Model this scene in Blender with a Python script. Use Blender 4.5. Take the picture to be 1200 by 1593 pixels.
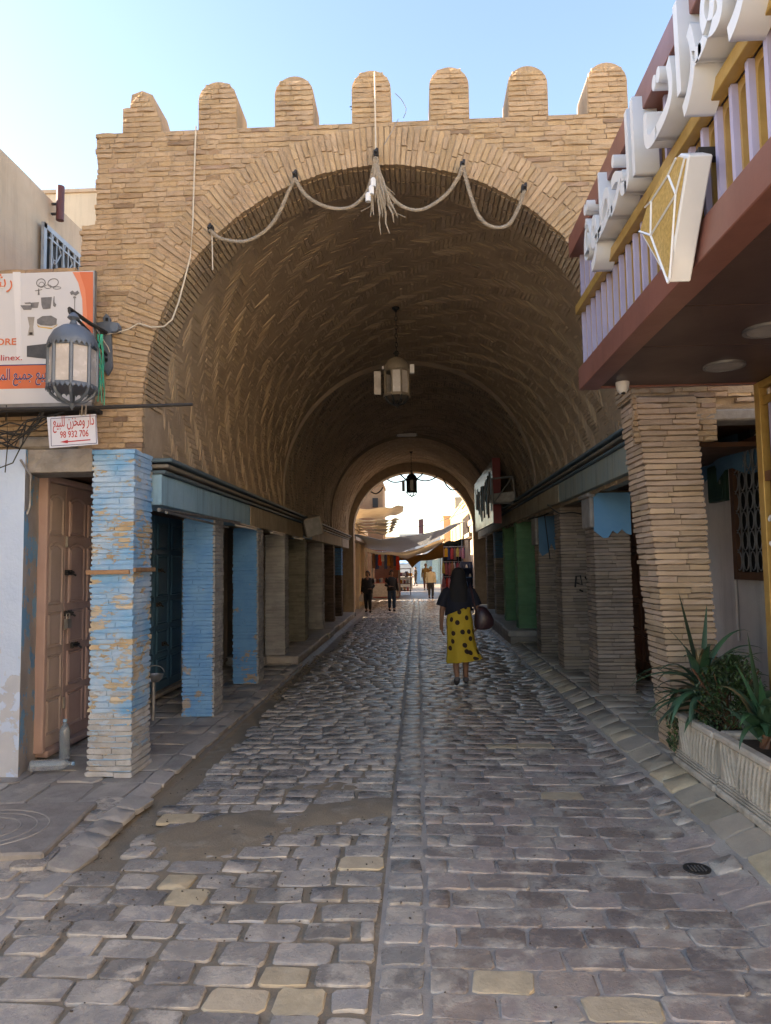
import bpy, bmesh, math, random
import numpy as np
from mathutils import Vector, Matrix
for _o in list(bpy.data.objects): bpy.data.objects.remove(_o)
S = bpy.context.scene; C = S.collection
random.seed(7); RN = np.random.RandomState(11)
R = random.uniform

# ---------------------------------------------------------------- camera
cam = bpy.data.cameras.new('camera'); camo = bpy.data.objects.new('camera', cam); C.objects.link(camo)
cam.sensor_fit = 'HORIZONTAL'; cam.sensor_width = 36.0; cam.lens = 36*1106/1200
cam.clip_start = 0.05; cam.clip_end = 3000
YAW, PITCH, ROLL = 2.5224, 4.25, 0.8
camo.matrix_world = (Matrix.Translation((0, 0, 1.65)) @ Matrix.Rotation(math.radians(YAW), 4, 'Z')
                     @ Matrix.Rotation(math.radians(90+PITCH), 4, 'X') @ Matrix.Rotation(math.radians(-ROLL), 4, 'Z'))
S.camera = camo
CAMP = np.array([0, 0, 1.65])

# ---------------------------------------------------------------- light
SUN_EL, SUN_AZ = 16.0, -86.0        # azimuth from +Y towards +X
W = bpy.data.worlds.new('World'); S.world = W; W.use_nodes = True
nt = W.node_tree; bg = nt.nodes['Background']
sky = nt.nodes.new('ShaderNodeTexSky'); sky.sky_type = 'NISHITA'; sky.sun_disc = False
sky.sun_elevation = math.radians(SUN_EL); sky.sun_rotation = math.radians(SUN_AZ)
sky.altitude = 50; sky.air_density = 1.0; sky.dust_density = 1.1; sky.ozone_density = 1.2
nt.links.new(sky.outputs[0], bg.inputs[0]); bg.inputs[1].default_value = 0.092
sun = bpy.data.lights.new('sun', 'SUN'); suno = bpy.data.objects.new('sun', sun); C.objects.link(suno)
sun.energy = 5.0; sun.angle = math.radians(0.5); sun.color = (1, .86, .66)
_e, _a = math.radians(SUN_EL), math.radians(SUN_AZ)
suno.rotation_euler = Vector((math.sin(_a)*math.cos(_e), math.cos(_a)*math.cos(_e), math.sin(_e))).to_track_quat('Z', 'Y').to_euler()
suno.location = (-8, 0, 12)
S.view_settings.view_transform = 'Standard'; S.view_settings.look = 'None'
S.view_settings.exposure = 2.7; S.view_settings.gamma = 1; S.view_settings.use_curve_mapping = False
S.view_settings.use_white_balance = True; S.view_settings.white_balance_temperature = 6800; S.view_settings.white_balance_tint = 15
S.cycles.diffuse_bounces = 6; S.cycles.max_bounces = 12

# ---------------------------------------------------------------- materials
def rgb(c): return (c[0], c[1], c[2], 1)
def mat(name, c1, c2=None, rough=.8, scale=6, bump=.25, bscale=45, metal=0, rnd=.16, spec=.35, paint=None, coat=0, trans=0, streak=0, pz=1):
    """c1..c2 by world-space noise, brightness varied per piece; paint = (colours, threshold, scale, z_bias, z_ref) adds a worn coat on top"""
    m = bpy.data.materials.new(name); m.use_nodes = True
    n, l = m.node_tree.nodes, m.node_tree.links
    b = n['Principled BSDF']
    c2 = c2 or tuple(x*.7 for x in c1)
    g = n.new('ShaderNodeNewGeometry'); P = g.outputs['Position']
    def noise(sc, det=5, ro=.6, vec=P):
        t = n.new('ShaderNodeTexNoise'); t.inputs['Scale'].default_value = sc
        t.inputs['Detail'].default_value = det; t.inputs['Roughness'].default_value = ro
        l.new(vec, t.inputs['Vector']); return t.outputs['Fac']
    def math_(op, a, c, clamp=False):
        t = n.new('ShaderNodeMath'); t.operation = op; t.use_clamp = clamp
        for i, v in enumerate((a, c)):
            if isinstance(v, (int, float)): t.inputs[i].default_value = v
            else: l.new(v, t.inputs[i])
        return t.outputs[0]
    def mix(f, a, c):
        t = n.new('ShaderNodeMix'); t.data_type = 'RGBA'
        for k, v in ((0, f), (6, a), (7, c)):
            if isinstance(v, tuple): t.inputs[k].default_value = rgb(v)
            elif isinstance(v, (int, float)): t.inputs[k].default_value = v
            else: l.new(v, t.inputs[k])
        return t.outputs[2]
    def ramp(f, lo, hi):
        t = n.new('ShaderNodeMapRange'); t.inputs[1].default_value = lo; t.inputs[2].default_value = hi
        l.new(f, t.inputs[0]); return t.outputs[0]
    f1 = noise(scale)
    col = mix(ramp(f1, .32, .68), c1, c2)
    if streak:
        mp = n.new('ShaderNodeMapping'); mp.inputs['Scale'].default_value = (7, 7, .6); l.new(P, mp.inputs[0])
        col = mix(math_('MULTIPLY', ramp(noise(1.6, 6, .65, mp.outputs[0]), .5, .72), streak), col, tuple(x*.35 for x in c1))
    oi = n.new('ShaderNodeObjectInfo')
    r = math_('FRACT', math_('ADD', g.outputs['Random Per Island'], oi.outputs['Random']), 0)
    hs = n.new('ShaderNodeHueSaturation'); l.new(col, hs.inputs['Color'])
    l.new(math_('ADD', math_('MULTIPLY', r, 2*rnd), 1-rnd), hs.inputs['Value'])
    r2 = math_('FRACT', math_('MULTIPLY', r, 7.31), 0)
    l.new(math_('ADD', math_('MULTIPLY', r2, rnd), 1-rnd/2), hs.inputs['Saturation'])
    l.new(math_('ADD', math_('MULTIPLY', r2, rnd*.06), .5-rnd*.03), hs.inputs['Hue'])
    col = hs.outputs[0]
    height = noise(bscale, 6, .65)
    if paint:
        pc1, pc2, thr, psc, zb, zr = paint[:6]; soft = paint[6] if len(paint) > 6 else .012
        sx = n.new('ShaderNodeSeparateXYZ'); l.new(P, sx.inputs[0])
        zt = math_('MULTIPLY', math_('SUBTRACT', sx.outputs[2], zr), zb)
        pv = P
        if pz != 1:
            pm = n.new('ShaderNodeMapping'); pm.inputs['Scale'].default_value = (1, 1, pz); l.new(P, pm.inputs[0]); pv = pm.outputs[0]
        pf = math_('ADD', noise(psc, 9, .68, pv), zt)
        msk = ramp(pf, thr-soft, thr+soft)
        col = mix(msk, col, mix(ramp(noise(3.1), .35, .65), pc1, pc2))
        height = math_('ADD', height, math_('MULTIPLY', msk, .5))
    l.new(col, b.inputs['Base Color'])
    b.inputs['Roughness'].default_value = rough
    if rough > .12:
        l.new(math_('ADD', math_('MULTIPLY', f1, .3), rough-.15), b.inputs['Roughness'])
    b.inputs['Metallic'].default_value = metal
    b.inputs['Specular IOR Level'].default_value = spec
    b.inputs['Coat Weight'].default_value = coat
    b.inputs['Transmission Weight'].default_value = trans
    if bump:
        bp = n.new('ShaderNodeBump'); bp.inputs['Strength'].default_value = bump; bp.inputs['Distance'].default_value = .012
        l.new(height, bp.inputs['Height']); l.new(bp.outputs[0], b.inputs['Normal'])
    return m
BRK = mat('tan brick', (.46, .335, .21), (.37, .265, .165), .9, 5, .7, 60, rnd=.11, streak=.35)
BRKD = mat('weathered brick', (.36, .25, .16), (.24, .165, .11), .92, 4, .6, 60, rnd=.22)
MORT = mat('tan mortar', (.38, .295, .205), (.295, .225, .16), .95, 9, .6, 50, rnd=.0)
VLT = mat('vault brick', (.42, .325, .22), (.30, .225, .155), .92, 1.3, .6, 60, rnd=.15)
VLTD = mat('darker vault brick', (.25, .20, .145), (.17, .135, .105), .92, 1.1, .5, 50, rnd=.2)  # darker copy of the vault brick, for the middle length and the ribs
VMOR = mat('vault mortar', (.37, .285, .195), (.265, .20, .14), .95, 2, .5, 40, rnd=0)
PB1W = mat('pale worn paint on brick', (.50, .525, .55), (.36, .36, .36), .9, 7, .7, 55, rnd=.08, pz=2.2, paint=((.28, .43, .60), (.50, .58, .66), .54, 5, .25, .5))
PB1T = mat('tan brick showing through blue paint', (.52, .43, .29), (.40, .30, .18), .9, 5, .7, 55, rnd=.08, pz=2.5, paint=((.17, .39, .66), (.46, .57, .68), .50, 5, 0, .5))
BLUE = ((.16, .37, .62), (.24, .47, .70))
PB1 = mat('flaking blue paint on brick', (.54, .49, .40), (.42, .34, .22), .85, 5, .6, 55, rnd=.08, pz=2.2, paint=((.17, .39, .66), (.42, .55, .70), .46, 4.5, .03, 1.0))
PB2 = mat('blue painted brick', (.42, .38, .33), (.32, .30, .28), .8, 4, .5, 55, rnd=.06, pz=1.6, paint=((.10, .29, .62), (.18, .39, .68), .375, 4, .10, .9))
PB3 = mat('dusty blue painted brick', (.36, .32, .27), (.28, .23, .18), .85, 4, .5, 55, rnd=.06, pz=1.6, paint=((.085, .25, .54), (.13, .32, .60), .375, 3.5, .10, .9))
GREYB = mat('grey washed brick', (.37, .385, .40), (.28, .29, .30), .9, 3, .5, 55, rnd=.12)
DARKB = mat('dark brown brick', (.13, .10, .085), (.085, .068, .06), .85, 4, .5, 55, rnd=.2)
RPIL = mat('brown grey brick', (.34, .27, .21), (.25, .20, .16), .93, 3.2, .6, 55, rnd=.22)
RPIER = mat('pale brown brick', (.52, .39, .28), (.40, .30, .21), .93, 3.2, .6, 55, rnd=.2)
GREENB = mat('green painted brick', (.17, .33, .17), (.13, .26, .13), .75, 3, .4, 55, rnd=.06)
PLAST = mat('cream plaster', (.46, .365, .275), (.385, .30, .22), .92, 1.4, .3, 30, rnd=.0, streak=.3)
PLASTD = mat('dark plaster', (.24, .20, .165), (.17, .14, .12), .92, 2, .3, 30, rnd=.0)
WHITEW = mat('whitewash', (.50, .55, .64), (.40, .45, .54), .9, 3, .5, 25, rnd=.0, paint=((.50, .63, .84), (.45, .58, .80), .47, 3.5, .12, .5))
JAMB = mat('jamb with worn blue paint', (.47, .45, .44), (.36, .33, .31), .9, 3, .5, 25, rnd=.0, paint=((.16, .37, .62), (.24, .44, .64), .53, 3.5, .0, .5))
GWALL = mat('grey plaster wall', (.68, .65, .63), (.56, .53, .52), .9, 1.6, .3, 25, rnd=.0, streak=.3)
CONC = mat('concrete', (.34, .32, .30), (.24, .225, .21), .9, 7, .5, 40, rnd=.08)
FBLUE = mat('blue fascia paint', (.20, .36, .48), (.26, .42, .53), .75, 3, .35, 25, rnd=.04, streak=.5)
FCRM = mat('yellowed fascia paint', (.36, .30, .20), (.27, .22, .15), .8, 4, .35, 25, rnd=.04, streak=.6)
FGRN = mat('teal grey fascia paint', (.20, .26, .26), (.27, .28, .23), .75, 3, .35, 25, rnd=.04, streak=.6)
CORN = mat('dark teal moulding', (.07, .11, .14), (.11, .16, .19), .6, 5, .3, 25, rnd=.05)
CORNG = mat('brown grey moulding', (.15, .135, .115), (.21, .19, .155), .7, 5, .3, 25, rnd=.05)
PINK = mat('pink brown door paint', (.46, .34, .31), (.40, .285, .255), .55, 2.5, .15, 30, rnd=.03, streak=.25)
PINKL = mat('grey pink door paint', (.50, .40, .36), (.42, .34, .30), .6, 2.5, .15, 30, rnd=.03, streak=.25)
DBLUE = mat('deep blue door paint', (.055, .15, .25), (.04, .115, .20), .5, 2.5, .15, 30, rnd=.03)
DGREY = mat('grey door paint', (.22, .23, .22), (.16, .165, .16), .6, 2.5, .15, 30, rnd=.03)
DBRN = mat('brown door wood', (.16, .075, .04), (.10, .05, .03), .55, 4, .2, 30, rnd=.06)
DGRN = mat('dark green door', (.03, .075, .05), (.02, .05, .035), .5, 4, .2, 30, rnd=.03)
WOOD = mat('bare wood', (.36, .22, .12), (.25, .15, .08), .8, 12, .3, 60, rnd=.1)
OLDW = mat('weathered wood', (.36, .33, .29), (.24, .215, .19), .85, 12, .4, 60, rnd=.1)
IRON = mat('dark iron', (.035, .035, .038), (.05, .047, .045), .55, 10, .2, 60, metal=.4, rnd=.05)
TINB = mat('blue grey tin', (.11, .135, .175), (.15, .175, .21), .5, 6, .15, 40, metal=.3, rnd=.03)
LTIN = mat('dusty cream tin', (.26, .22, .17), (.19, .16, .125), .6, 6, .15, 40, metal=.1, rnd=.05)
LGLS = mat('dusty lantern glass', (.42, .38, .35), (.55, .52, .50), .25, 9, .05, 30, rnd=.12, spec=.5)
STEEL = mat('grey steel', (.30, .30, .30), (.22, .22, .22), .45, 10, .1, 60, metal=.7, rnd=.05)
GRILL = mat('pale window grille', (.33, .36, .40), (.25, .28, .32), .5, 10, .1, 60, metal=.2, rnd=.05)
MAROON = mat('maroon pipe', (.10, .03, .03), (.07, .025, .025), .5, 6, .1, 30, rnd=.03)
BLACK = mat('black', (.012, .012, .013), (.02, .02, .02), .6, 6, .1, 40, rnd=.05)
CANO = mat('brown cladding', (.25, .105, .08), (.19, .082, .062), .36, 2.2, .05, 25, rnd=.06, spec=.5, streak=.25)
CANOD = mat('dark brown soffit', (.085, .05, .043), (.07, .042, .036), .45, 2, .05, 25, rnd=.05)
GOLD = mat('gold laminate', (.50, .33, .10), (.40, .25, .07), .38, 8, .12, 60, metal=.35, rnd=.08)
GLIT = mat('glittering gold', (.68, .46, .13), (.46, .29, .07), .4, 60, .6, 160, metal=.15, rnd=.03)
LAV = mat('lavender slat', (.44, .42, .58), (.37, .35, .51), .45, 4, .05, 30, rnd=.05)
WHT = mat('white acrylic', (.74, .76, .78), (.66, .68, .70), .35, 3, .04, 30, rnd=.02, spec=.5)
WHT2 = mat('white print', (.72, .72, .72), (.66, .67, .68), .5, 2, .0, 30, rnd=.0)
GLASSD = mat('dark shop glass', (.05, .03, .02), (.04, .025, .02), .1, 3, 0, 30, rnd=0, spec=.6)
BROWNG = mat('brown glazed panel', (.14, .055, .03), (.10, .04, .025), .22, 2, .03, 30, rnd=0, spec=.6)
BANN = mat('banner vinyl', (.56, .57, .60), (.50, .51, .55), .45, 1.2, .05, 6, rnd=.0)
ORNG = mat('orange print', (.58, .16, .075), (.54, .145, .065), .5, 2, 0, 30, rnd=.0)
ORNG2 = mat('light orange print', (.66, .24, .13), (.62, .21, .12), .5, 2, 0, 30, rnd=.0)
NAVY = mat('navy print', (.02, .035, .15), (.025, .04, .16), .5, 2, 0, 30, rnd=.0)
RED = mat('red print', (.42, .02, .03), (.38, .02, .03), .5, 2, 0, 30, rnd=.0)
POTG = mat('grey print', (.12, .12, .13), (.19, .19, .20), .5, 30, 0, 30, rnd=.1)
SIGNB = mat('pale sign board', (.60, .64, .76), (.56, .60, .73), .4, 2, .03, 20, rnd=0)
ROPE = mat('jute rope', (.38, .32, .25), (.25, .21, .16), .95, 40, .6, 150, rnd=.15)
CABLE = mat('white cable', (.62, .56, .46), (.52, .46, .38), .7, 10, .1, 60, rnd=.05)
BCAB = mat('black cable', (.02, .02, .02), (.03, .03, .03), .6, 10, .1, 60, rnd=.05)
GSTR = mat('green nylon string', (.05, .42, .27), (.04, .34, .22), .6, 10, .1, 60, rnd=.1)
PLNT = mat('cast stone planter', (.58, .52, .43), (.47, .41, .33), .9, 6, .5, 60, rnd=.05, streak=.55, paint=((.36, .32, .26), (.30, .27, .22), .63, 6, -.25, .3, .08))
LEAF = mat('strap leaf', (.045, .095, .045), (.03, .07, .04), .45, 5, .1, 40, rnd=.45, spec=.5)
LDRY = mat('dry strap leaf', (.22, .17, .08), (.14, .10, .05), .7, 5, .2, 40, rnd=.3)
LEAF2 = mat('small leaf', (.035, .07, .028), (.075, .105, .04), .5, 14, .1, 40, rnd=.6, spec=.4)
SOIL = mat('potting soil', (.06, .045, .03), (.04, .03, .022), .95, 20, .6, 60, rnd=.0)
DUST = ((.58, .53, .46), (.42, .385, .335))
COB = mat('grey cobble', (.40, .37, .335), (.26, .243, .23), .27, 11, .30, 70, rnd=.32, spec=.5, paint=DUST + (.545, 4.5, 0, 0, .05))
COBW = mat('brown grey cobble', (.385, .33, .295), (.265, .222, .20), .28, 11, .30, 70, rnd=.30, spec=.5, paint=DUST + (.54, 3.2, 0, 0, .05))
COBC = mat('cream limestone cobble', (.60, .51, .36), (.47, .39, .27), .5, 12, .4, 50, rnd=.10)
COBB = mat('buff paving stone', (.45, .395, .31), (.34, .30, .24), .55, 5, .4, 45, rnd=.25)
SLAB = mat('grey paving slab', (.42, .40, .37), (.29, .275, .26), .6, 5, .4, 40, rnd=.18, paint=((.50, .47, .42), (.36, .34, .31), .56, 3, 0, 0, .06))
SKIN = mat('skin', (.27, .145, .09), (.23, .12, .075), .55, 8, .05, 60, rnd=0)
HAIRM = mat('black hair', (.012, .010, .010), (.02, .017, .016), .5, 30, .3, 90, rnd=0)
NAVYC = mat('navy black cloth', (.012, .014, .024), (.018, .02, .032), .85, 9, .3, 30, rnd=0)
BLKC = mat('black cloth', (.014, .013, .014), (.022, .020, .021), .85, 9, .3, 30, rnd=0)
GREYC = mat('grey trousers', (.06, .06, .065), (.045, .045, .05), .85, 9, .3, 30, rnd=0)
JEANS = mat('blue jeans', (.035, .055, .09), (.025, .04, .07), .85, 9, .3, 30, rnd=0)
CREAMC = mat('cream shirt', (.70, .67, .52), (.62, .59, .45), .85, 9, .3, 30, rnd=0)
MUST = mat('mustard cloth', (.36, .20, .05), (.28, .15, .04), .85, 9, .3, 30, rnd=0)
BAGM = mat('maroon leather', (.045, .02, .026), (.03, .014, .018), .4, 9, .25, 30, rnd=0, spec=.5)
TAN = mat('tan canvas', (.52, .44, .33), (.44, .36, .26), .9, 3, .2, 40, rnd=.05)
GCAN = mat('grey canvas', (.56, .57, .57), (.50, .51, .51), .9, 3, .2, 40, rnd=.05)
CCAN = mat('cream canvas', (.66, .58, .44), (.60, .51, .38), .9, 3, .2, 40, rnd=.05)
YWALL = mat('ochre plaster', (.55, .42, .22), (.48, .36, .19), .9, 1, .2, 20, rnd=.03)
OWALL = mat('orange tan plaster', (.42, .27, .15), (.36, .23, .13), .9, 1, .2, 20, rnd=.03)
PET = mat('clear plastic bottle', (.60, .68, .75), (.55, .63, .70), .15, 9, .1, 60, rnd=0, spec=.5, trans=.75)
CLR = {k: mat(k + ' goods', v, tuple(x*.7 for x in v), .7, 12, .1, 40, rnd=.35) for k, v in dict(
    red=(.40, .05, .05), pink=(.48, .17, .18), amber=(.45, .20, .05), yellow=(.50, .33, .06), blue=(.06, .16, .36),
    navy=(.03, .045, .10), white=(.55, .53, .50), brown=(.20, .09, .05), sky=(.25, .42, .62)).items()}

def translucent(m, f=.55):
    n, l = m.node_tree.nodes, m.node_tree.links; b = n['Principled BSDF']; t = n.new('ShaderNodeBsdfTranslucent'); x = n.new('ShaderNodeMixShader'); x.inputs[0].default_value = f
    l.new(b.inputs['Base Color'].links[0].from_socket, t.inputs['Color']); l.new(b.outputs[0], x.inputs[1]); l.new(t.outputs[0], x.inputs[2]); l.new(x.outputs[0], n['Material Output'].inputs[0])
for m_, f_ in ((TAN, .15), (GCAN, .5), (CCAN, .35), (MUST, .4)): translucent(m_, f_)
# dotted dress: black dots and small rings printed on mustard yellow
def dress_mat():
    m = mat('yellow dotted cloth', (.50, .36, .03), (.43, .30, .025), .8, 5, .2, 30, rnd=0)
    n, l = m.node_tree.nodes, m.node_tree.links; b = n['Principled BSDF']
    src = b.inputs['Base Color'].links[0].from_socket
    uv = n.new('ShaderNodeUVMap'); vo = n.new('ShaderNodeTexVoronoi'); vo.inputs['Scale'].default_value = 11.5; vo.inputs['Randomness'].default_value = .8
    vo.voronoi_dimensions = '2D'; l.new(uv.outputs[0], vo.inputs['Vector'])
    lt = n.new('ShaderNodeMath'); lt.operation = 'LESS_THAN'; lt.inputs[1].default_value = .24; l.new(vo.outputs['Distance'], lt.inputs[0])
    mx = n.new('ShaderNodeMix'); mx.data_type = 'RGBA'; l.new(lt.outputs[0], mx.inputs[0]); l.new(src, mx.inputs[6]); mx.inputs[7].default_value = (.03, .016, .012, 1)
    l.new(mx.outputs[2], b.inputs['Base Color']); return m
DRESS = dress_mat()

# ---------------------------------------------------------------- object helpers
def wl(o):
    v = Vector((0, 0, 0))
    while o is not None: v += o.location; o = o.parent
    return v
def tag(o, label=None, cat=None, group=None, kind=None):
    for k, v in (('label', label), ('category', cat), ('group', group), ('kind', kind)):
        if v: o[k] = v
    return o
def link(o, parent=None):
    C.objects.link(o)
    if parent is not None:
        d = o.location - wl(parent); o.parent = parent; o.location = d
    return o
def thing(name, label, cat, loc=(0, 0, 0), group=None):
    o = bpy.data.objects.new(name, None); o.location = loc; o.empty_display_size = .1
    C.objects.link(o); return tag(o, label, cat, group)
class MB:
    def __init__(s): s.v = []; s.f = []; s.uv = None
    def add(s, v, f):
        k = len(s.v); s.v += [tuple(p) for p in v]; s.f += [tuple(i+k for i in q) for q in f]; return s
    def box(s, c, d, rz=0, M=None):
        x, y, z = (q/2 for q in d); P = [(i, j, k) for i in (-x, x) for j in (-y, y) for k in (-z, z)]
        m = M if M is not None else Matrix.Rotation(rz, 3, 'Z')
        P = [tuple(Vector(c) + m @ Vector(p)) for p in P]
        return s.add(P, [(0, 1, 3, 2), (4, 6, 7, 5), (0, 4, 5, 1), (2, 3, 7, 6), (0, 2, 6, 4), (1, 5, 7, 3)])
    def b2(s, a, b): return s.box([(p+q)/2 for p, q in zip(a, b)], [abs(q-p) for p, q in zip(a, b)])
    def prism(s, poly, b):
        """polygon points given as functions of depth: list of 3D points at a, offset vector b"""
        n = len(poly); P = [tuple(Vector(p)) for p in poly] + [tuple(Vector(p)+Vector(b)) for p in poly]
        return s.add(P, [tuple(range(n)), tuple(range(2*n-1, n-1, -1))] + [(i, i+n, (i+1) % n + n, (i+1) % n) for i in range(n)])
    def tube(s, path, r, n=8, caps=True):
        path = [Vector(p) for p in path]; k = len(s.v); m = len(path)
        rr = r if isinstance(r, (list, tuple)) else [r]*m
        up = Vector((0, 0, 1)); P = []
        for i, p in enumerate(path):
            t = (path[min(i+1, m-1)] - path[max(i-1, 0)]); t = t.normalized() if t.length > 1e-9 else Vector((0, 0, 1))
            a = t.cross(up)
            if a.length < .05: a = t.cross(Vector((1, 0, 0)))
            a.normalize(); b = t.cross(a)
            P += [p + (a*math.cos(2*math.pi*j/n) + b*math.sin(2*math.pi*j/n))*rr[i] for j in range(n)]
        F = [(i*n+j, i*n+(j+1) % n, (i+1)*n+(j+1) % n, (i+1)*n+j) for i in range(m-1) for j in range(n)]
        if caps: F += [tuple(range(n-1, -1, -1)), tuple((m-1)*n+j for j in range(n))]
        return s.add(P, F)
    def lathe(s, c, prof, n=12, a0=0, sx=1, sy=1):
        P = [(c[0]+r*sx*math.cos(a0+2*math.pi*j/n), c[1]+r*sy*math.sin(a0+2*math.pi*j/n), c[2]+z) for r, z in prof for j in range(n)]
        m = len(prof)
        F = [(i*n+j, i*n+(j+1) % n, (i+1)*n+(j+1) % n, (i+1)*n+j) for i in range(m-1) for j in range(n)]
        F += [tuple(range(n-1, -1, -1)), tuple((m-1)*n+j for j in range(n))]
        return s.add(P, F)
    def grid(s, fn, nu, nv):
        P = [fn(i/nu, j/nv) for i in range(nu+1) for j in range(nv+1)]
        return s.add(P, [(i*(nv+1)+j, (i+1)*(nv+1)+j, (i+1)*(nv+1)+j+1, i*(nv+1)+j+1) for i in range(nu) for j in range(nv)])
    def build(s, name, m, parent=None, smooth=False, kind=None, bevel=0, solid=0):
        me = bpy.data.meshes.new(name); me.from_pydata(s.v, [], s.f); me.materials.append(m)
        bm = bmesh.new(); bm.from_mesh(me)
        bmesh.ops.recalc_face_normals(bm, faces=bm.faces)
        if bevel: bmesh.ops.bevel(bm, geom=bm.edges[:], offset=bevel, segments=1, affect='EDGES', clamp_overlap=True)
        if solid: bmesh.ops.solidify(bm, geom=bm.faces[:], thickness=solid)
        bm.to_mesh(me); bm.free()
        if smooth:
            me.shade_smooth()
            me.set_sharp_from_angle(angle=math.radians(50))
        o = bpy.data.objects.new(name, me); link(o, parent)
        if kind: o['kind'] = kind
        return o
def boxes(name, m, parent, lst, bevel=0, **k):
    b = MB()
    for a, c in lst: b.b2(a, c)
    return b.build(name, m, parent, bevel=bevel, **k)

# ---------------------------------------------------------------- small pieces: bricks and stones
def brick_variant(seed, jit=.085, fj=.10, end=.92):
    r = random.Random(seed); u = lambda a: r.uniform(-a, a)
    P = []; F = []
    prof = [(.5, -.5), (-.42, -.5), (-.5, -.36), (-.5, .36), (-.42, .5), (.5, .5)]     # (depth, height)
    for i, x in enumerate((-.5, -.17, .17, .5)):
        e = end if i in (0, 3) else 1
        for k, (d, h) in enumerate(prof):
            P.append((x + (u(.012) if 0 < k < 5 else 0), (d*(e if d < 0 else 1)) + (u(fj) if d < 0 else 0), h*(.92 if i in (0, 3) else 1) + u(jit)))
    for i in range(3):
        for k in range(6):
            F.append((i*6+k, i*6+(k+1) % 6, (i+1)*6+(k+1) % 6, (i+1)*6+k))
    F += [(5, 4, 3, 2, 1, 0), (18, 19, 20, 21, 22, 23)]
    return np.array(P), F
def stone_variant(seed):
    r = random.Random(seed); P = []
    base = [(-.5, -.40), (-.42, -.5), (0, -.5), (.42, -.5), (.5, -.39), (.5, .39), (.42, .5), (0, .5), (-.42, .5), (-.5, .40)]
    out = [(x + r.uniform(-.03, .03), y + r.uniform(-.055, .055)) for x, y in base]
    n = len(out); tilt = (r.uniform(-.2, .2), r.uniform(-.2, .2))
    for s, z in ((1.0, -1.0), (.992, .45), (.955, .93)):
        for x, y in out: P.append((x*s + r.uniform(-.012, .012), y*s + r.uniform(-.02, .02), z + (tilt[0]*x+tilt[1]*y)*2*(z > 0) + r.uniform(-.12, .10)*(z > 0)))
    P.append((r.uniform(-.15, .15), r.uniform(-.1, .1), 1.0+r.uniform(-.15, .1)))
    F = [(a*n+i, a*n+(i+1) % n, (a+1)*n+(i+1) % n, (a+1)*n+i) for a in range(2) for i in range(n)]
    F += [(2*n+i, 2*n+(i+1) % n, 3*n) for i in range(n)]
    return np.array(P), F
BV = [brick_variant(i) for i in range(10)]
PV = [brick_variant(20+i, .10, .022, .985) for i in range(10)]      # long pillar bricks
SV = [stone_variant(50+i) for i in range(14)]
_mesh = {}
def pmesh(kind, var, m, name):
    k = (kind, var, m.name)
    if k not in _mesh:
        P, F = {'b': BV, 'p': PV, 's': SV}[kind][var]
        me = bpy.data.meshes.new(name); me.from_pydata(P.tolist(), [], F); me.materials.append(m)
        if kind == 's':
            me.shade_smooth(); me.set_sharp_from_angle(angle=math.radians(62))
        _mesh[k] = me
    return _mesh[k]
_fw = np.array(camo.matrix_world.to_3x3() @ Vector((0, 0, -1))); _rt = np.array(camo.matrix_world.to_3x3() @ Vector((1, 0, 0))); _up = np.array(camo.matrix_world.to_3x3() @ Vector((0, 1, 0)))
def shown(p):
    v = np.array(p)-CAMP; z = v @ _fw
    if z < .2: return 0
    x, y = 1106*(v @ _rt)/z, 1106*(v @ _up)/z
    return 1/z if abs(x) < 640 and abs(y) < 830 else 0
def pieces(name, lst, parent, nmax=300, kind='b', stuff=None):
    """lst of (loc, 3x3 axes as columns, scale, material): the largest in view become parts of their own, the rest one part"""
    vs = {'b': BV, 'p': PV, 's': SV}[kind]
    sc = [shown(p[0])*max(p[2]) for p in lst]
    order = sorted(range(len(lst)), key=lambda i: -sc[i])
    ind = [i for i in order[:nmax] if sc[i] > 0] if nmax else []
    inds = set(ind); wp = wl(parent)
    for i in ind:
        loc, A, s, m = lst[i]
        o = bpy.data.objects.new(name, pmesh(kind, random.randrange(len(vs)), m, name))
        M4 = Matrix(((A[0][0]*s[0], A[0][1]*s[1], A[0][2]*s[2], loc[0]-wp.x), (A[1][0]*s[0], A[1][1]*s[1], A[1][2]*s[2], loc[1]-wp.y),
                     (A[2][0]*s[0], A[2][1]*s[1], A[2][2]*s[2], loc[2]-wp.z), (0, 0, 0, 1)))
        o.matrix_basis = M4; C.objects.link(o); o.parent = parent
    rest = [i for i in range(len(lst)) if i not in inds]
    if rest:
        mats = []; V = []; F = []; MI = []; k = 0
        for i in rest:
            loc, A, s, m = lst[i]
            if m not in mats: mats.append(m)
            P, f = vs[random.randrange(len(vs))]
            q = (P*np.array(s)) @ np.array(A).T + np.array(loc)
            V.append(q); F += [tuple(a+k for a in t) for t in f]; MI += [mats.index(m)]*len(f); k += len(P)
        me = bpy.data.meshes.new(stuff or name + '_field'); me.from_pydata(np.concatenate(V).tolist(), [], F)
        for m in mats: me.materials.append(m)
        me.polygons.foreach_set('material_index', MI)
        if kind == 's':
            me.shade_smooth(); me.set_sharp_from_angle(angle=math.radians(62))
        o = bpy.data.objects.new(stuff or name + '_field', me); link(o, parent); o['kind'] = 'stuff'
I3 = ((1, 0, 0), (0, 1, 0), (0, 0, 1))
def rotm(rz=0, ry=0, rx=0): return [list(r) for r in (Matrix.Rotation(rz, 3, 'Z') @ Matrix.Rotation(ry, 3, 'Y') @ Matrix.Rotation(rx, 3, 'X'))]

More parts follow.
